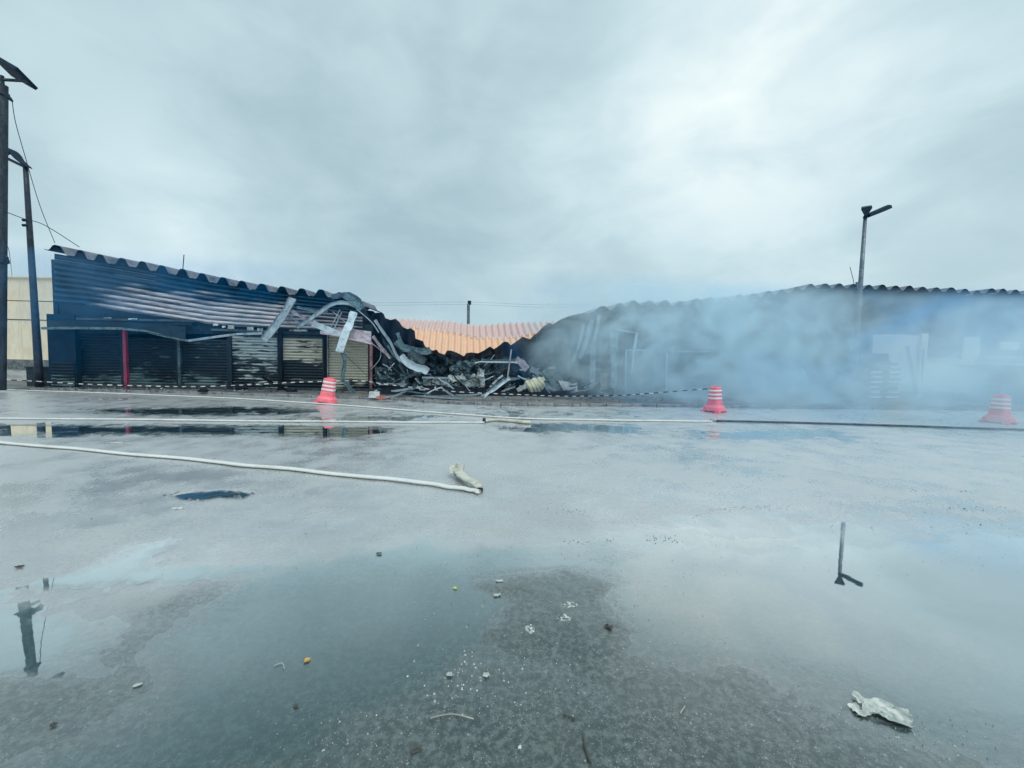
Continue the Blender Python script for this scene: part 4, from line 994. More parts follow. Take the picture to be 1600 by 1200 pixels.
for s_, (px, n_, nm) in enumerate(((1361, 7, 'left'), (1388, 8, 'right'))):
    for k in range(n_):
        top = k == n_ - 1
        bundle(px + random.uniform(-2.5, 2.5), PV + 0.005 + k * 0.262, (0.62 if top else 0.85) * random.uniform(.9, 1.08),
               ('topmost dark bundle of the %s stack by the pale wall' % nm) if top else ('lowest dark bundle of the %s stack by the pale wall' % nm) if k == 0 else
               ('dark glossy bundle, %s from the bottom of the %s stack before the cupboard' % (('', 'second', 'third', 'fourth', 'fifth', 'sixth', 'seventh')[k], nm)), 'dark bundles stacked by the pale wall, %s stack' % nm, pale=(random.random() < .9))
# dark box cabinet at the right picture edge
kb = empty('kiosk_box', G(1610, 640, PV), 'large dark box standing at the right edge behind the faded barrel', 'box'); kb['_o'] = tuple(kb.location)
b = MB(); Yk = 5.0
ukl, ukr = ub(1563, 610, 3.0), ub(1690, 610, 3.0)
b.wbox(ukl, ukr, 1.2, 3.0, PV, zf(1580, 574, 3.0)); b.build('body', 'dark_block', kb)
b = MB(); b.wbox(ukl - .06, ukr + .06, 1.14, 3.06, zf(1580, 574, 3.0) + .002, zf(1580, 571, 3.0)); b.build('lid', 'dark_block', kb)
# metal stall frame in the smoke
fr = empty('stall_frame', F(1030, 615, 1.5), 'thin pale metal stall frame of posts and rails in the smoke', 'frame'); fr['_o'] = tuple(fr.location)
def frm(a, c, w_=0.06, nm='rail', off=1.4):
    b = MB(); b.bar(F(a[0], a[1], off), F(c[0], c[1], off), w_, w_, up=fn); b.build(nm, 'bright_steel', fr)
frm((978, 547), (1016, 547.5)); frm((978, 547), (977.5, 617), nm='post'); frm((1042, 551), (1041, 614), nm='post'); frm((1048, 549), (1108, 549.5)); frm((1056, 594.5), (1096, 594.5))
frm((995, 520), (991, 545), .11, 'brace'); frm((990, 548), (987, 585), .09, 'brace'); frm((965, 515), (992, 520), .06)
b = MB(); b.bar(F(1253, 575, 2), F(1261, 595, 2), .09, .05, up=fn); b.build('metal_rod', 'bright_steel', None, label='short tilted pale rod floating up in the thick smoke against the dark wall', cat='rod')

# ------------------------------------------------------------------ background: orange roof, beige building, low wall
OB = empty('orange_roof_building', (-3, 36, 0), 'house behind the ruin with orange and pink corrugated roof', 'building'); OB['_o'] = (-3, 36, 0)
topO = [(540, 497), (600, 500), (660, 503), (690, 504.5), (715, 507), (735, 511), (760, 511), (790, 508), (830, 507), (870, 505), (920, 503), (980, 500)]
midO = [(540, 508), (640, 513), (680, 517), (715, 523), (745, 530), (790, 530), (840, 522), (900, 515), (980, 510)]
botO = [(540, 556), (980, 562)]
def tile_row(name, ya, yb, Ya, Yb, m_, step, seed, lift=0.0):
    x = 545.0; i = 0
    while x < 960:
        # one channel tile
        P = []
        for j in range(7):
            t = j / 6; row = []
            for (q, h) in ((0, 0), (.18, .05), (.35, .24), (.5, .3), (.65, .24), (.82, .05), (1, 0.02)):
                xt = x + step * q; k = 735; xx_top = k + (xt - k) * 0.985; xb = k + (xt - k) * 1.06
                px = xx_top * (1 - t) + xb * t
                py = interp(ya, xt) * (1 - t) + interp(yb, xt) * t
                Y = Ya * (1 - t) + Yb * t; py += (1.2 if name == 'roof_tile' and seed == 1 and j == 6 else 0)
                p = Dp(px, py, Y + .15 * nz(xt * .02, t * 2, seed)); p.z += h + lift + 0.05 * nz(xt * .09, t * 3, seed)
                row.append(p)
            P.append(row)
        b = MB(); b.grid(P, thick=0.03, tdir=(0, 0, -1)); b.build(name, m_, OB)
        x += step; i += 1
tile_row('roof_tile', topO, midO, 44, 39.5, 'pink_tile', 9.6, 1, lift=0.05)
tile_row('roof_tile', midO, botO, 39.7, 34, 'orange_tile', 9.6, 2)
a, c = Dp(545, 560, 34.3), Dp(960, 566, 34.3)
b = MB(); b.obox((a + c) / 2 - Vector((0, -3, .8)), ((c.x - a.x) / 2, 0, 0), (0, 2.6, 0), (0, 0, 1.0)); b.build('wall', 'pale_wall', OB)

BB = empty('beige_building', (-42, 34, 0), 'large beige building behind the lamp poles at left', 'building'); BB['_o'] = (-42, 34, 0)
def bb_band(y0, y1, dY, nm='wall_panel', m_='beige_wall', x0=-260, x1=150):
    # panels between seams
    xs = [x0 + (x1 - x0) * i / 7 for i in range(8)]
    for a_, c_ in zip(xs, xs[1:]):
        A = Dp(a_, 500, 31 + dY); Cc = Dp(c_, 500, 31 + dY); zt_ = Dp(45, y0, 31 + dY).z; zb_ = Dp(45, y1, 31 + dY).z
        b = MB(); b.obox(((A.x + Cc.x) / 2, 31 + dY + .25, (zt_ + zb_) / 2), ((Cc.x - A.x) / 2 - .012, 0, 0), (0, .25, 0), (0, 0, (zt_ - zb_) / 2)); b.build(nm, m_, BB)
bb_band(434, 469.5, 0.0); bb_band(471, 499, -0.12); bb_band(500.5, 600, -0.06)
bb_band(431.5, 433.8, -0.15, 'coping', 'beige_wall')
A = Dp(-260, 500, 31.6); Cc = Dp(150, 500, 31.6)
b = MB(); b.obox(((A.x + Cc.x) / 2, 36, 3.2), ((Cc.x - A.x) / 2, 0, 0), (0, 4.2, 0), (0, 0, 4.2)); b.build('body', 'beige_wall', BB)
LW = empty('low_yard_wall', Dp(40, 596, 21.5), 'low dirty grey and white wall behind the utility pole', 'wall'); LW['_o'] = tuple(LW.location)
A = Dp(-400, 580, 21.5); Cc = Dp(82, 580, 21.5)
zt_ = Dp(45, 562, 21.5).z; zm_ = Dp(45, 577, 21.5).z
b = MB(); b.obox(((A.x + Cc.x) / 2, 21.6, (zt_ + zm_) / 2), ((Cc.x - A.x) / 2, 0, 0), (0, .14, 0), (0, 0, (zt_ - zm_) / 2)); b.build('upper_course', 'grey_wall', LW)
b = MB(); b.obox(((A.x + Cc.x) / 2, 21.6, zm_ / 2 - .002), ((Cc.x - A.x) / 2, 0, 0), (0, .10, 0), (0, 0, zm_ / 2)); b.build('lower_course', 'white_wall', LW)
# dark block at the foot of the lamp pole
b = MB(); c = G(62, 603, PV); rz = 0.5; ex = Vector((math.cos(rz), math.sin(rz), 0)); ey = Vector((-math.sin(rz), math.cos(rz), 0))
FB = empty('dark_bin', c, 'dark square bin standing before the corner of the burnt building', 'bin'); FB['_o'] = tuple(c)
b.obox(c + Vector((0, .3, .42)), ex * .48, ey * .42, (0, 0, .42)); b.build('body', 'dark_block', FB)
b = MB(); b.obox(c + Vector((0, .3, .875)), ex * .52, ey * .46, (0, 0, .03)); b.build('lid', 'dark_block', FB)

# ------------------------------------------------------------------ poles and wires
YP = 15.6
base = Dp(-2, 603, YP); base.z = PV
top = Dp(4, 133, YP)
UP = empty('utility_pole', base, 'thick concrete utility pole at the left picture edge with solar lamp on top', 'utility pole'); UP['_o'] = tuple(base)
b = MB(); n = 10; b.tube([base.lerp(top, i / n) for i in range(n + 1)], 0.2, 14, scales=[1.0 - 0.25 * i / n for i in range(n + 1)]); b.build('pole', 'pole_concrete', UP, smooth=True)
b = MB(); b.tube([top, top + Vector((0, 0, .35))], .06, 8); b.build('mast', 'pole_steel', UP)
b = MB(); b.tube([Dp(-30, 124.5, YP), Dp(4, 124.5, YP), Dp(41, 126.5, YP)], .055, 8); b.build('lamp_arm', 'pole_steel', UP)
def slab_between(a, c, w, t, m_, nm, parent, up=(0, 0, 1)):
    b = MB(); b.bar(a, c, w, t, up=up); return b.build(nm, m_, parent)
slab_between(Dp(3, 101, YP), Dp(42, 123.5, YP), .8, .13, 'lamp_dark', 'solar_panel', UP, up=(0, 0.35, 1))
for (yy, rr_) in ((147, .24), (408, .27)):
    p = Dp(3 if yy < 200 else 1, yy, YP); b = MB(); b.tube([p - Vector((0, 0, .06)), p + Vector((0, 0, .06))], rr_ * .85, 14); b.build('clamp_band', 'pole_steel', UP)
b = MB(); b.tube([Dp(9, 149, YP - .1), Dp(14, 153, YP - .1), Dp(19, 158, YP - .1)], .05, 6, scales=[1, 1.5, .8]); b.build('wire_clamp', 'lamp_dark', UP)
b = MB(); pp = [Dp(8 + 5 * math.sin(a_), 406 + 6 * math.cos(a_), YP - .1) for a_ in [i * math.pi / 6 for i in range(7)]]; b.tube(pp, .035, 6); b.build('hook', 'pole_steel', UP)
# slim lamp pole
YL = 17.4
base = Dp(62, 600, YL); base.z = PV; top = Dp(40, 262, YL)
SP = empty('lamp_pole', base, 'slim dark lamp pole beside the burnt building, lamp head turned left', 'lamp pole'); SP['_o'] = tuple(base)
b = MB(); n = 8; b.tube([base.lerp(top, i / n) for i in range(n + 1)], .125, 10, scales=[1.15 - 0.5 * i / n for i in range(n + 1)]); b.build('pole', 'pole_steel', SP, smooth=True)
hp = [Dp(-4, 236, YL), Dp(10, 234, YL), Dp(22, 239, YL), Dp(30, 249, YL), Dp(40, 258, YL), Dp(46, 262, YL)]
b = MB(); b.sweep(smooth_pts(hp, 4), [(-.34, -.05), (.34, -.05), (.34, .03), (.2, .12), (-.2, .12), (-.34, .03)], scales=[.9 - .03 * i for i in range(21)]); b.build('lamp_head', 'lamp_dark', SP, smooth=False)
b = MB(); b.tube([Dp(-5, 243, YL), Dp(10, 247, YL), Dp(41, 262, YL)], .06, 8); b.build('lamp_arm', 'pole_steel', SP)
for yy in (344, 352):
    b = MB(); b.tube([Dp(36, yy, YL - .2), Dp(39.5, yy, YL - .2)], .06, 8); b.build('insulator', 'lamp_dark', SP)
def wire(nm, pts, r, label, Y=None):
    b = MB(); b.tube(smooth_pts(pts, 8), r, 5); b.build(nm, 'wire', None, smooth=True, label=label, cat='wire')
wire('hanging_wire', [Dp(19, 158, YP), Dp(24, 190, YP + .3), Dp(38, 240, YP + .8), Dp(62, 320, YP + 1.4), Dp(86, 380, YP + 1.9)], .012, 'loose wire sagging from the utility pole to the corner of the roof')
wire('service_wire', [Dp(9, 331, YP), Dp(38, 342, YP + .9), Dp(70, 352, YP + 1.4), Dp(124, 386, YP + 2.5)], .016, 'straight wire from the utility pole past the slim lamp pole')
wire('thin_wire', [Dp(9, 385, YP + 3), Dp(14, 392, YP + 4), Dp(19, 432, YP + 12)], .012, 'thin wire beyond the poles above the beige building')
b = MB(); b.tube([F(285.5, 424, -1), F(287.5, 398, -1)], .02, 6); b.build('roof_antenna', 'wire', None, label='thin antenna rod standing on the left roof', cat='antenna')
# distant pole over the ruin
p0 = Dp(732, 540, 52); p0.z = 0; p1 = Dp(732, 475, 52)
FP_ = empty('distant_pole', p0, 'distant utility pole beyond the orange roof', 'utility pole'); FP_['_o'] = tuple(p0)
b = MB(); b.tube([p0, p1], .2, 8); b.build('pole', 'galvanised', FP_)
b = MB(); b.obox(Dp(733.5, 473, 52), (.22, 0, 0), (0, .15, 0), (0, 0, .25)); b.build('cap', 'lamp_dark', FP_)
for dz in (0, 1.3):
    b = MB(); y_ = 472 + dz * 3
    b.tube(smooth_pts([Dp(400, y_ - 4, 52), Dp(570, y_ + 1, 52), Dp(732, y_, 52), Dp(860, y_ + 4, 52), Dp(1100, y_ - 2, 52)], 8), .012, 4)
    b.build('power_line', 'galvanised', None, label='faint %s power line running to the distant pole' % ('upper' if dz == 0 else 'lower'), cat='wire')
# lamp at right
a = F(1332, 624, 0.7); a.z = PV; t_ = F(1352, 338, 0.7)
RP = empty('lamp_pole', a, 'tall thin lamp pole with two splayed lamp heads rising from the smoke', 'lamp pole'); RP['_o'] = tuple(a)
b = MB(); b.tube([a, a.lerp(t_, .5), t_], .13, 10, scales=[1.15, .9, .62]); b.build('pole', 'galvanised', RP, smooth=True)
o1 = .7
b = MB(); b.add([F(1346, 323, o1), F(1362, 320.5, o1), F(1363, 323, o1), F(1356.5, 333, o1), F(1355, 341, o1), F(1349, 341, o1), F(1350, 334, o1), F(1345.5, 326, o1)] +
                [F(1346, 325, o1 + .5), F(1362, 322.5, o1 + .5), F(1363, 325, o1 + .5), F(1356.5, 335, o1 + .4), F(1355, 341, o1 + .2), F(1349, 341, o1 + .2), F(1350, 336, o1 + .4), F(1345.5, 328, o1 + .5)],
                [(0, 1, 2, 3, 4, 5, 6, 7), (15, 14, 13, 12, 11, 10, 9, 8)] + [(k, k + 8, (k + 1) % 8 + 8, (k + 1) % 8) for k in range(8)]); b.build('lamp_head', 'lamp_mid' if 'lamp_mid' in MATS else 'lamp_dark', RP, label='lamp head pointing towards the yard')
b = MB(); b.sweep([F(1354, 338.5, o1), F(1364, 334, o1), F(1376, 329, o1), F(1385, 325, o1), F(1388, 323.5, o1)], [(-.25, -.10), (.25, -.10), (.25, .06), (.12, .13), (-.12, .13), (-.25, .06)], scales=[.8, 1, 1.05, 1.05, .7]); b.build('lamp_head', 'lamp_dark', RP, label='long lamp head pointing right')
wire('roof_wire', [F(1328, 417, .2), F(1331, 428, .2), F(1334, 441, .2), F(1334.5, 448, .2)], .015, 'short wire end standing up beside the right lamp pole')
b = MB(); b.obox(F(1339, 446, .3), ft * .05, fn * .05, (0, 0, .18)); b.build('roof_bracket', 'galvanised', None, label='small bracket on the wavy roof beside the right lamp pole', cat='bracket')

# ------------------------------------------------------------------ barrels
def barrel(px, py, label, tilt=0.0, H=0.95, z=0.0, rot=0.2):
    base = G(px, py, z)
    root = empty('traffic_barrel', (0, 0, 0), label, 'traffic barrel', 'pink plastic traffic barrels with white bands'); root['_o'] = (0, 0, 0)
    # foot: square stepped base with corner feet
    b = MB()
    def sq(w, z, r=0.25, n=24):
        out = []
        for k in range(n):
            a = 2 * math.pi * k / n; c_, s_ = math.cos(a), math.sin(a); p_ = 4.0
            q = (abs(c_) ** p_ + abs(s_) ** p_) ** (-1 / p_); out.append(Vector((c_ * q * w, s_ * q * w, z)))
        return out
    def loft(rings, mi=0):
        n = len(rings[0]); vs = [v for r_ in rings for v in r_]; fs = [tuple(range(n))[::-1], tuple(range((len(rings) - 1) * n, len(rings) * n))]
        for i in range(len(rings) - 1):
            for j in range(n): fs.append((i * n + j, i * n + (j + 1) % n, (i + 1) * n + (j + 1) % n, (i + 1) * n + j))
        b.add(vs, fs, mi)
    loft([sq(.33, .05), sq(.335, .09), sq(.32, .18), sq(.265, .24), sq(.235, .27)])
    b.build('base', 'barrel_pink', root, smooth=False)
    for sx in (-1, 1):
        for sy in (-1, 1):
            b = MB(); b.obox((sx * .27, sy * .27, .028), (.075, 0, 0), (0, .075, 0), (0, 0, .028)); b.build('foot', 'barrel_pink', root)
    b = MB()
    def ring(r, z, n=28): return [Vector((r * math.cos(a_) * q_, r * math.sin(a_) * q_ * .85, z)) for a_, q_ in ((2 * math.pi * k / n, (abs(math.cos(2 * math.pi * k / n)) ** 5 + abs(math.sin(2 * math.pi * k / n)) ** 5) ** -.2) for k in range(n))]
    zs = [.272, .30, .42, .44, .47, .56, .58, .61, .70, .72, .75, .85, .90, .935, .945]; rs = [.240, .238, .232, .212, .228, .222, .204, .219, .212, .195, .210, .204, .202, .19, .15]
    loft([ring(r, z_) for r, z_ in zip(rs, zs)]); b.build('body', 'barrel_pink', root, smooth=False)
    for (z0_, z1_, r_) in ((.475, .555, .2275), (.615, .695, .218), (.755, .84, .2095)):
        b = MB(); n = 28; vs = ring(r_ + .004, z0_) + ring(r_ - .004, z1_) + ring(r_ - .012, z1_) + ring(r_ - .006, z0_); fs = []
        for q in range(4):
            for j in range(n): fs.append((q * n + j, q * n + (j + 1) % n, ((q + 1) % 4) * n + (j + 1) % n, ((q + 1) % 4) * n + j))
        b.add(vs, fs); b.build('reflective_band', 'barrel_white', root, smooth=True)
    b = MB(); b.tube([Vector((-.07, 0, .944)), Vector((-.05, 0, .985)), Vector((.05, 0, .985)), Vector((.07, 0, .944))], .018, 6); b.build('handle', 'barrel_pink', root)
    root.location = base; root.rotation_euler = (0, tilt, rot); root['_o'] = tuple(base)
    return root
barrel(510, 629.5, 'leaning pink barrel before the beige shutter', tilt=math.radians(9), z=0.0, rot=0.1)
barrel(1116, 643.5, 'upright bright pink barrel at the edge of the smoke', rot=0.6)
barrel(1560, 661, 'rightmost pink barrel faded by the smoke', rot=0.3, tilt=math.radians(2))

# ------------------------------------------------------------------ hoses
def hose(name, pts, w, h, m_, label, root=None, lift=0.0, smooth_n=10, scl=None):
    P = [G(x, y, 0.02) for x, y in pts]; S = smooth_pts(P, smooth_n)
    S = [Vector((p.x + 0.015 * nz(i * .3, 1), p.y + 0.045 * nz(i * .13, 7) + .006 * nz(i * .4, 3), 0.012 + h / 2 + lift)) for i, p in enumerate(S)]
    n = 12; prof = [(w / 2 * math.cos(2 * math.pi * k / n), h / 2 * math.copysign(abs(math.sin(2 * math.pi * k / n)) ** .8, math.sin(2 * math.pi * k / n))) for k in range(n)]
    b = MB(); b.sweep(S, prof, scales=scl); return b.build(name, m_, root, smooth=True, label=label if root is None else None, cat='fire hose' if root is None else None)
h1 = empty('fire_hose', G(500, 631), 'longest pale fire hose, running unbroken in front of the kerb from left to the joint', 'fire hose'); h1['_o'] = tuple(h1.location)
hose('hose_line', [(-200, 600), (0, 609), (150, 614), (300, 620), (420, 626), (540, 634), (680, 645), (800, 653.5), (920, 656.5), (1020, 658), (1112, 659)], .085, .045, 'hose_canvas', '', h1)
p = G(1116, 659); b = MB(); b.tube([p + Vector((-.12, -.01, .05)), p + Vector((-.04, 0, .05)), p + Vector((.04, 0, .05)), p + Vector((.14, 0, .05))], .05, 10, scales=[.8, 1.15, 1.15, .8]); b.build('coupling', 'pale_steel', h1)
h1b = hose('fire_hose', [(1120, 658.5), (1250, 661.5), (1400, 666), (1520, 670), (1620, 673), (1760, 677)], .085, .06, 'hose_dark', 'dark fire hose continuing right from the joint under the smoke')
h2 = empty('fire_hose', G(380, 659), 'thin middle fire hose lying in the puddle, ending in a fat flat canvas end', 'fire hose'); h2['_o'] = tuple(h2.location)
hose('hose_line', [(-200, 650), (0, 654.5), (200, 656), (400, 658.5), (600, 660), (757, 661)], .06, .045, 'hose_canvas', '', h2)
b = MB(); S = smooth_pts([G(757, 660.5), G(775, 658.5), (G(800, 660)), G(818, 662), G(829, 662)], 5)
S = [Vector((p.x, p.y, .05)) for p in S]
b.sweep(S, [(.075 * math.cos(k * math.pi / 6), .04 * math.sin(k * math.pi / 6)) for k in range(12)], scales=[1, .95, .9, .85, .9, .95, 1, 1.05, 1.1, 1.1, 1.05, 1.1, 1.2, 1.25, 1.3, 1.3, 1.25, 1.3, 1.35, 1.2, .8]); b.build('flat_end', 'hose_dirty', h2, smooth=True)
p = G(757, 660.5); b = MB(); b.tube([p + Vector((-.05, 0, .05)), p + Vector((.03, 0, .05))], .085, 12); b.build('end_ring', 'black_rubber', h2)
h3 = empty('fire_hose', G(400, 730), 'nearest pale fire hose with folded back torn end', 'fire hose'); h3['_o'] = tuple(h3.location)
hose('hose_line', [(-260, 669), (-100, 682), (0, 692), (130, 703.5), (270, 716), (400, 729), (520, 741), (640, 753), (700, 761), (735, 767), (748, 769)], .09, .042, 'hose_canvas', '', h3, smooth_n=12)
b = MB()
S = smooth_pts([G(749, 768), G(742, 763), G(730, 757), G(720, 750), G(714, 743)], 6)
S = [Vector((p.x, p.y, .055 + .006 * i ** .5)) for i, p in enumerate(S)]
n = 14
b.sweep(S, [(.062 * math.cos(2 * k * math.pi / n), .026 * math.sin(2 * k * math.pi / n)) for k in range(n)], scales=[.7, .9, 1, 1, 1.02, 1.0, 1.05, 1.1, 1.05, 1.1, 1.12, 1.1, 1.15, 1.2, 1.15, 1.2, 1.22, 1.2, 1.25, 1.2, 1.2, 1.3, 1.3, 1.3, 1.2]); b.build('folded_end', 'hose_dirty', h3, smooth=True)
# torn crumpled flap at the tip
b = MB(); P = []
c0 = G(716, 745)
for i in range(9):
    row = []
    for j in range(9):
        s, t = i / 8, j / 8
        x = (s - .5) * .20; y = (t - .4) * .30
        z = .06 + .08 * t * (1 + .8 * nz(s * 3, t * 3)) + .03 * math.sin(s * 9 + t * 4)
        row.append(Vector((c0.x + x * (1 + .3 * nz(t * 4, 2)) - .02, c0.y + y, z)))
    P.append(row)
b.grid(P, thick=.008, tdir=(0, 0, 1)); b.build('torn_flap', 'hose_dirty', h3, smooth=False)
b = MB(); p = G(748, 770); b.obox(p + Vector((0.0, .03, .02)), (.05, .01, 0), (0, .04, 0), (0, 0, .02)); b.build('fold_shadow_block', 'black_rubber', h3)  # black block put in as the shade under the hose fold

# ------------------------------------------------------------------ barrier tape
TP = [(-60, 590), (45, 595), (130, 600), (230, 603), (300, 604), (380, 601.5), (470, 597), (560, 595), (600, 600), (660, 607), (720, 612.5), (800, 616), (880, 619), (960, 618), (1010, 615), (1060, 611), (1112, 607)]
tp = empty('barrier_tape', F(500, 600, 1.4), 'black and white barrier tape sagging along the whole burnt front', 'barrier tape'); tp['_o'] = tuple(tp.location)
def toff(px): return interp([(-60, .9), (45, .9), (500, 1.3), (640, 2.4), (880, 2.6), (1112, 6.2)], px)
S = smooth_pts([F(x, y, toff(x)) for x, y in TP], 40)
seg = []; acc_ = 0; col = 0; bw, bk = MB(), MB(); cur = [S[0]]
for p, q in zip(S, S[1:]):
    acc_ += (q - p).length; cur.append(q)
    if acc_ > 0.17:
        (bw if col == 0 else bk).sweep([cur[0], cur[-1]], flat(.04, .004), up=fn); col = 1 - col; acc_ = 0; cur = [q]
bw.build('white_stripes', 'tape_white', tp, kind='stuff'); bk.build('black_stripes', 'tape_black', tp, kind='stuff')

# ------------------------------------------------------------------ litter in the foreground
def litter(px, py, w, l, m_, label, cat, name, rot=0.0, amp=.35, seed=1, z=.004, n=9, shape=2.5):
    c = G(px, py); b = MB(); P = []
    ca, sa = math.cos(rot), math.sin(rot)
    for i in range(n + 1):
        row = []
        for j in range(n + 1):
            s, t = i / n * 2 - 1, j / n * 2 - 1
            k = 1 + .35 * nz(s * 1.3, t * 1.3, seed)
            if shape: # rounder outline
                m2 = max(abs(s), abs(t)); rad = math.hypot(s, t) or 1; f_ = m2 / rad; k *= f_ * .6 + .4
            x, y = s * w / 2 * k, t * l / 2 * k
            h = amp * min(w, l) * (0.5 + nz(s * 2.2 + seed, t * 2.2, seed) + .5 * nz(s * 5, t * 5, seed)); h = max(h, 0.22 * amp * min(w, l))
            row.append(Vector((c.x + x * ca - y * sa, c.y + x * sa + y * ca, z + h)))
        P.append(row)
    b.grid(P, thick=.0015, tdir=(0, 0, 1)); return b.build(name, m_, None, label=label, cat=cat)
litter(1380, 1113, .22, .12, 'paper_white', 'large crumpled pale paper lying in the near right water', 'crumpled paper', 'crumpled_paper', -0.45, .24, 3, n=18)
litter(1350, 1112, .13, .07, 'paper_white', 'flat torn scrap touching the left of the large crumpled paper', 'paper', 'paper_scrap', 0.1, .2, 9, n=8)
litter(888, 948, .11, .07, 'paper_white', 'white soggy tissue, upper of the two in the centre', 'tissue', 'wet_tissue', 0.2, .2, 4, n=11)
litter(881, 969, .10, .07, 'paper_white', 'white soggy tissue, lower of the two in the centre', 'tissue', 'wet_tissue', -0.6, .22, 5, n=11)
litter(828, 986, .06, .07, 'paper_white', 'white tissue clump left of the two central tissues', 'tissue', 'wet_tissue', 0.4, .25, 6)
litter(777, 931, .05, .03, 'paper_white', 'small pale scrap below the yellow green leaf', 'paper', 'paper_scrap', 0.3, .3, 7)
litter(780, 909, .06, .025, 'paper_white', 'thin pale scrap right of the yellow green leaf', 'paper', 'paper_scrap', 0.1, .3, 8)
litter(480, 1033, .03, .03, 'leaf_yellow', 'small orange yellow leaf floating left of centre', 'leaf', 'fallen_leaf', 0.3, .2, 2, n=6)
litter(711, 920, .025, .03, 'leaf_green', 'small yellow green leaf on the water near the centre', 'leaf', 'fallen_leaf', 0.8, .2, 3, n=6)
litter(215, 1072, .035, .02, 'paper_white', 'small white scrap floating at near left', 'paper', 'paper_scrap', 0.5, .2, 12, n=6)
litter(951, 983, .05, .04, 'twig', 'dark rimmed scrap right of the central tissues', 'scrap', 'dark_scrap', -0.5, .5, 13, n=6)
litter(84, 1135, .022, .02, 'twig', 'small black scrap at the near left corner', 'scrap', 'dark_scrap', 0.5, .5, 14, n=6)
litter(462, 1104, .025, .015, 'twig', 'tiny black scrap floating below the orange leaf', 'scrap', 'dark_scrap', -0.4, .3, 15, n=6)
litter(650, 1175, .045, .02, 'twig', 'black leaf like scrap at the bottom edge left of centre', 'scrap', 'dark_scrap', 0.4, .4, 16, n=6)
litter(760, 1057, .035, .03, 'paper_white', 'white scrap right of the scattered white crumbs', 'paper', 'paper_scrap', 0.2, .4, 17, n=6)
litter(702, 1056, .035, .025, 'paper_white', 'white scrap, largest of the scattered white crumbs', 'paper', 'paper_scrap', 0.2, .4, 18, n=6)
litter(277, 795, .13, .05, 'paper_white', 'pale flat scrap just below the dark pothole', 'paper', 'paper_scrap', 0.1, .15, 19)
litter(182, 693, .32, .09, 'paper_white', 'flat pale scrap lying above the nearest hose at left', 'paper', 'paper_scrap', 0.0, .15, 20)
litter(592, 866, .05, .03, 'twig', 'small dark scrap beyond the puddle left of centre', 'scrap', 'dark_scrap', 0.0, .4, 21, n=6)
litter(30, 887, .06, .03, 'twig', 'small dark scrap left above the mirroring puddle', 'scrap', 'dark_scrap', 0.0, .4, 22, n=6)
litter(812, 1170, .015, .015, 'paper_white', 'tiny bright white crumb at the bottom edge right of the black scrap', 'paper', 'paper_scrap', 0.0, .4, 23, n=5)
def stick(pts, r, m_, label):
    b = MB(); b.tube([Vector((p.x, p.y, .006 + r)) for p in smooth_pts([G(*q) for q in pts], 4)], r, 6); b.build('twig', m_, None, label=label, cat='twig')
stick([(672, 1125), (692, 1120), (712, 1119), (740, 1126)], .003, 'twig_pale', 'long pale bent twig at the bottom near the centre')
stick([(880, 1118), (898, 1126)], .004, 'twig', 'short dark twig right of the pale bent one')
stick([(912, 1150), (914, 1170), (922, 1195)], .006, 'twig', 'crooked dark crack in the asphalt at the bottom edge, built as a raised line')  # a crack in the asphalt, modelled as a thin tube
stick([(1063, 1117), (1070, 1106)], .003, 'twig_pale', 'short pale straw left of the large crumpled paper')
stick([(428, 1042), (441, 1038), (444, 1047)], .002, 'twig_pale', 'tiny pale hooked straw left of the orange leaf')
# grit and crumbs
b = MB(); rr = random.Random(3)
def crumb(x, y, s, mi):
    h = s * rr.uniform(.3, .7); n = 5; a0 = rr.random() * 6
    vs = [Vector((x + s * rr.uniform(.6, 1.1) * math.cos(a0 + k * 1.256), y + s * rr.uniform(.5, 1) * math.sin(a0 + k * 1.256), -0.001)) for k in range(5)] + [Vector((x, y, h + .004))]
    b.add(vs, [(k, (k + 1) % 5, 5) for k in range(5)], mi)
for k in range(1500):
    px = rr.uniform(420, 1560); py = rr.uniform(1050, 1250)
    if py < 1060 + abs(px - 950) * .12: continue
    p = G(px, py); crumb(p.x, p.y, rr.uniform(.0015, .006) * rr.uniform(.5, 1.2), rr.choice((0, 0, 1)))
for k in range(500):
    px = rr.gauss(880, 90); py = rr.gauss(950, 45); p = G(px, py); crumb(p.x, p.y, rr.uniform(.0015, .006), rr.choice((0, 0, 1)))
for k in range(60):
    px = rr.gauss(720, 45); py = rr.gauss(1055, 22); p = G(px, py); crumb(p.x, p.y, rr.uniform(.003, .009), 1)
for (cx0, cx1, cy0, n_) in ((870, 930, 803, 30), (1105, 1150, 797, 40), (1150, 1235, 793, 60), (1010, 1060, 842, 40), (880, 960, 846, 30), (820, 900, 800, 25), (1380, 1530, 768, 50), (1480, 1600, 795, 30), (640, 700, 700, 14), (120, 230, 690, 20), (330, 470, 705, 40)):
    for q in range(n_):
        px = rr.uniform(cx0, cx1); py = cy0 + rr.gauss(0, 2.5); p = G(px, py); crumb(p.x, p.y, rr.uniform(.004, .016) * (.55 if py > 815 else 1), rr.choice((0, 0, 2, 2)))
for k in range(900):
    px = rr.uniform(-100, 1700); py = rr.uniform(665, 900); p = G(px, py); crumb(p.x, p.y, rr.uniform(.003, .010) * (.5 if py > 835 else 1), rr.choice((0, 1, 0, 2)))
b.build('grit', ['kerb_stone', 'paper_white', 'black_char'], None, label='loose grit and crumbs scattered over the wet yard', cat='grit', kind='stuff', origin=(0, 5, 0))
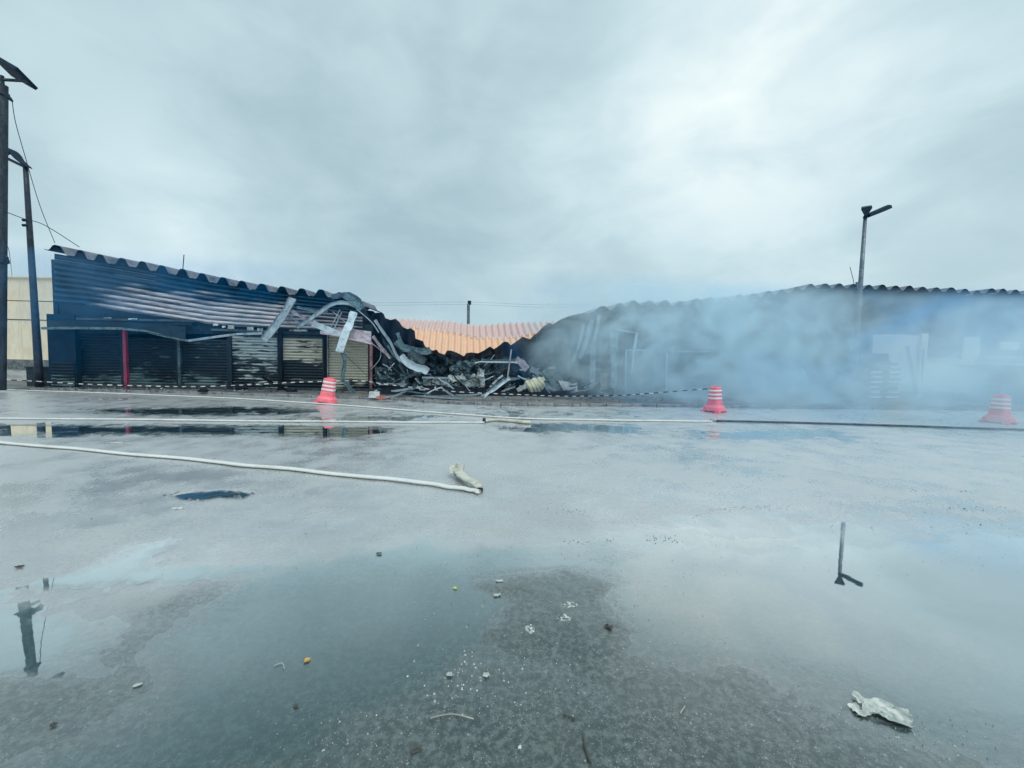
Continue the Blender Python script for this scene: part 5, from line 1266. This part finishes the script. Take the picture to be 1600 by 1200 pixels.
# crumbled rim of the pothole
b = MB()
for k in range(26):
    a = 2 * math.pi * k / 26; px = 330 + 64 * math.cos(a) * rr.uniform(.9, 1.15); py = 774.5 + 7 * math.sin(a); p = G(px, py); crumb(p.x, p.y, rr.uniform(.01, .03), 0)
b.build('pothole_rim', ['kerb_stone'], None, label='crumbled asphalt bits round the dark pothole', cat='rubble', kind='stuff')

# ------------------------------------------------------------------ smoke
def smoke():
    m = bpy.data.materials.new('smoke'); m.use_nodes = True; MATS['smoke'] = m; n = m.node_tree; n.nodes.clear()
    out = N(n, 'ShaderNodeOutputMaterial'); tc = N(n, 'ShaderNodeTexCoord'); co = tc.outputs['Object']
    blobs = [  # px, py, off, radii (u, off, z), density
        (1160, 580, 3.0, (7.4, 4.0, 6.4), .48), (1240, 600, 3.0, (5.0, 4.0, 5.8), .18), (1430, 590, 3.0, (9.0, 4.5, 6.8), .085), (1590, 600, 10.0, (4.2, 4.0, 3.4), .50), (1500, 480, 2.0, (12, 3, 3.2), .12),
        (1020, 530, 1.8, (6.5, 2.8, 5.4), .52), (905, 535, 1.2, (3.8, 2.0, 3.2), .45), (1090, 605, 1.8, (5, 2.0, 2.2), .34), (1560, 560, 3, (10, 4, 6.5), .07), (1230, 640, 6.5, (7, 4, 2.2), .18),
        (250, 430, 1.0, (15, 3.0, 4.6), .036), (130, 430, 1.0, (6, 2.6, 4.6), .034)]
    tot = None
    for (px, py, off, r, d) in blobs:
        c = loc(F(px, py, off))
        mp = N(n, 'ShaderNodeMapping'); mp.vector_type = 'POINT'
        mp.inputs['Scale'].default_value = (1 / r[0], 1 / r[1], 1 / r[2]); mp.inputs['Location'].default_value = (-c[0] / r[0], c[1] / r[1], -c[2] / r[2])
        L(n, co, mp.inputs[0])
        ln = N(n, 'ShaderNodeVectorMath', operation='LENGTH'); L(n, mp.outputs[0], ln.inputs[0])
        v = math_n(n, 'MULTIPLY', maprange(n, ln.outputs['Value'], 0.15, 1.15, 1.0, 0.0), d * (0.62 if d > .1 else 1))
        tot = v if tot is None else math_n(n, 'ADD', tot, v)
    mp = N(n, 'ShaderNodeMapping'); mp.inputs['Scale'].default_value = (1, 1, 1.2); L(n, co, mp.inputs[0])
    t = N(n, 'ShaderNodeTexNoise', i_Scale=0.50, i_Detail=5.0, i_Roughness=0.6, i_Distortion=1.2); L(n, mp.outputs[0], t.inputs[0])
    f = maprange(n, t.outputs[0], 0.36, 0.64, 0.18, 1.75)
    sz = N(n, 'ShaderNodeSeparateXYZ'); L(n, co, sz.inputs[0])
    dens = math_n(n, 'MULTIPLY', math_n(n, 'MULTIPLY', tot, f), maprange(n, math_n(n, 'SUBTRACT', sz.outputs[2], math_n(n, 'MULTIPLY', sz.outputs[1], 0.21)), 5.7, 6.6, 1.0, 0.0))
    colf = maprange(n, tot, 0.03, 0.12)
    col = mixc(n, colf, (0.0, 0.42, 1.0), (0.76, 0.93, 1.0))
    vs = N(n, 'ShaderNodeVolumePrincipled'); L(n, dens, vs.inputs['Density']); L(n, col, vs.inputs['Color']); vs.inputs['Anisotropy'].default_value = 0.0
    L(n, vs.outputs[0], out.inputs['Volume'])
    b = MB(); c0 = P0
    u0, u1, o0, o1, z0, z1 = -0.4, 62, -0.9, 15.5, 0.02, 8.5
    vs_ = [Vector((u, -o, z)) for u in (u0, u1) for o in (o0, o1) for z in (z0, z1)]
    me = bpy.data.meshes.new('smoke')
    me.from_pydata([tuple(v) for v in vs_], [], [(0, 2, 3, 1), (4, 5, 7, 6), (0, 1, 5, 4), (2, 6, 7, 3), (0, 4, 6, 2), (1, 3, 7, 5)])
    import bmesh
    bm = bmesh.new(); bm.from_mesh(me); bmesh.ops.recalc_face_normals(bm, faces=bm.faces); bm.to_mesh(me); bm.free()
    me.materials.append(m)
    o = bpy.data.objects.new('smoke', me); C.objects.link(o); o.location = P0; o.rotation_euler = (0, 0, math.atan(0.11))
    o['kind'] = 'stuff'; o['label'] = 'blue grey smoke drifting before the market row'; o['category'] = 'smoke'
smoke()

for o in bpy.data.objects:
    if '_o' in o: del o['_o']
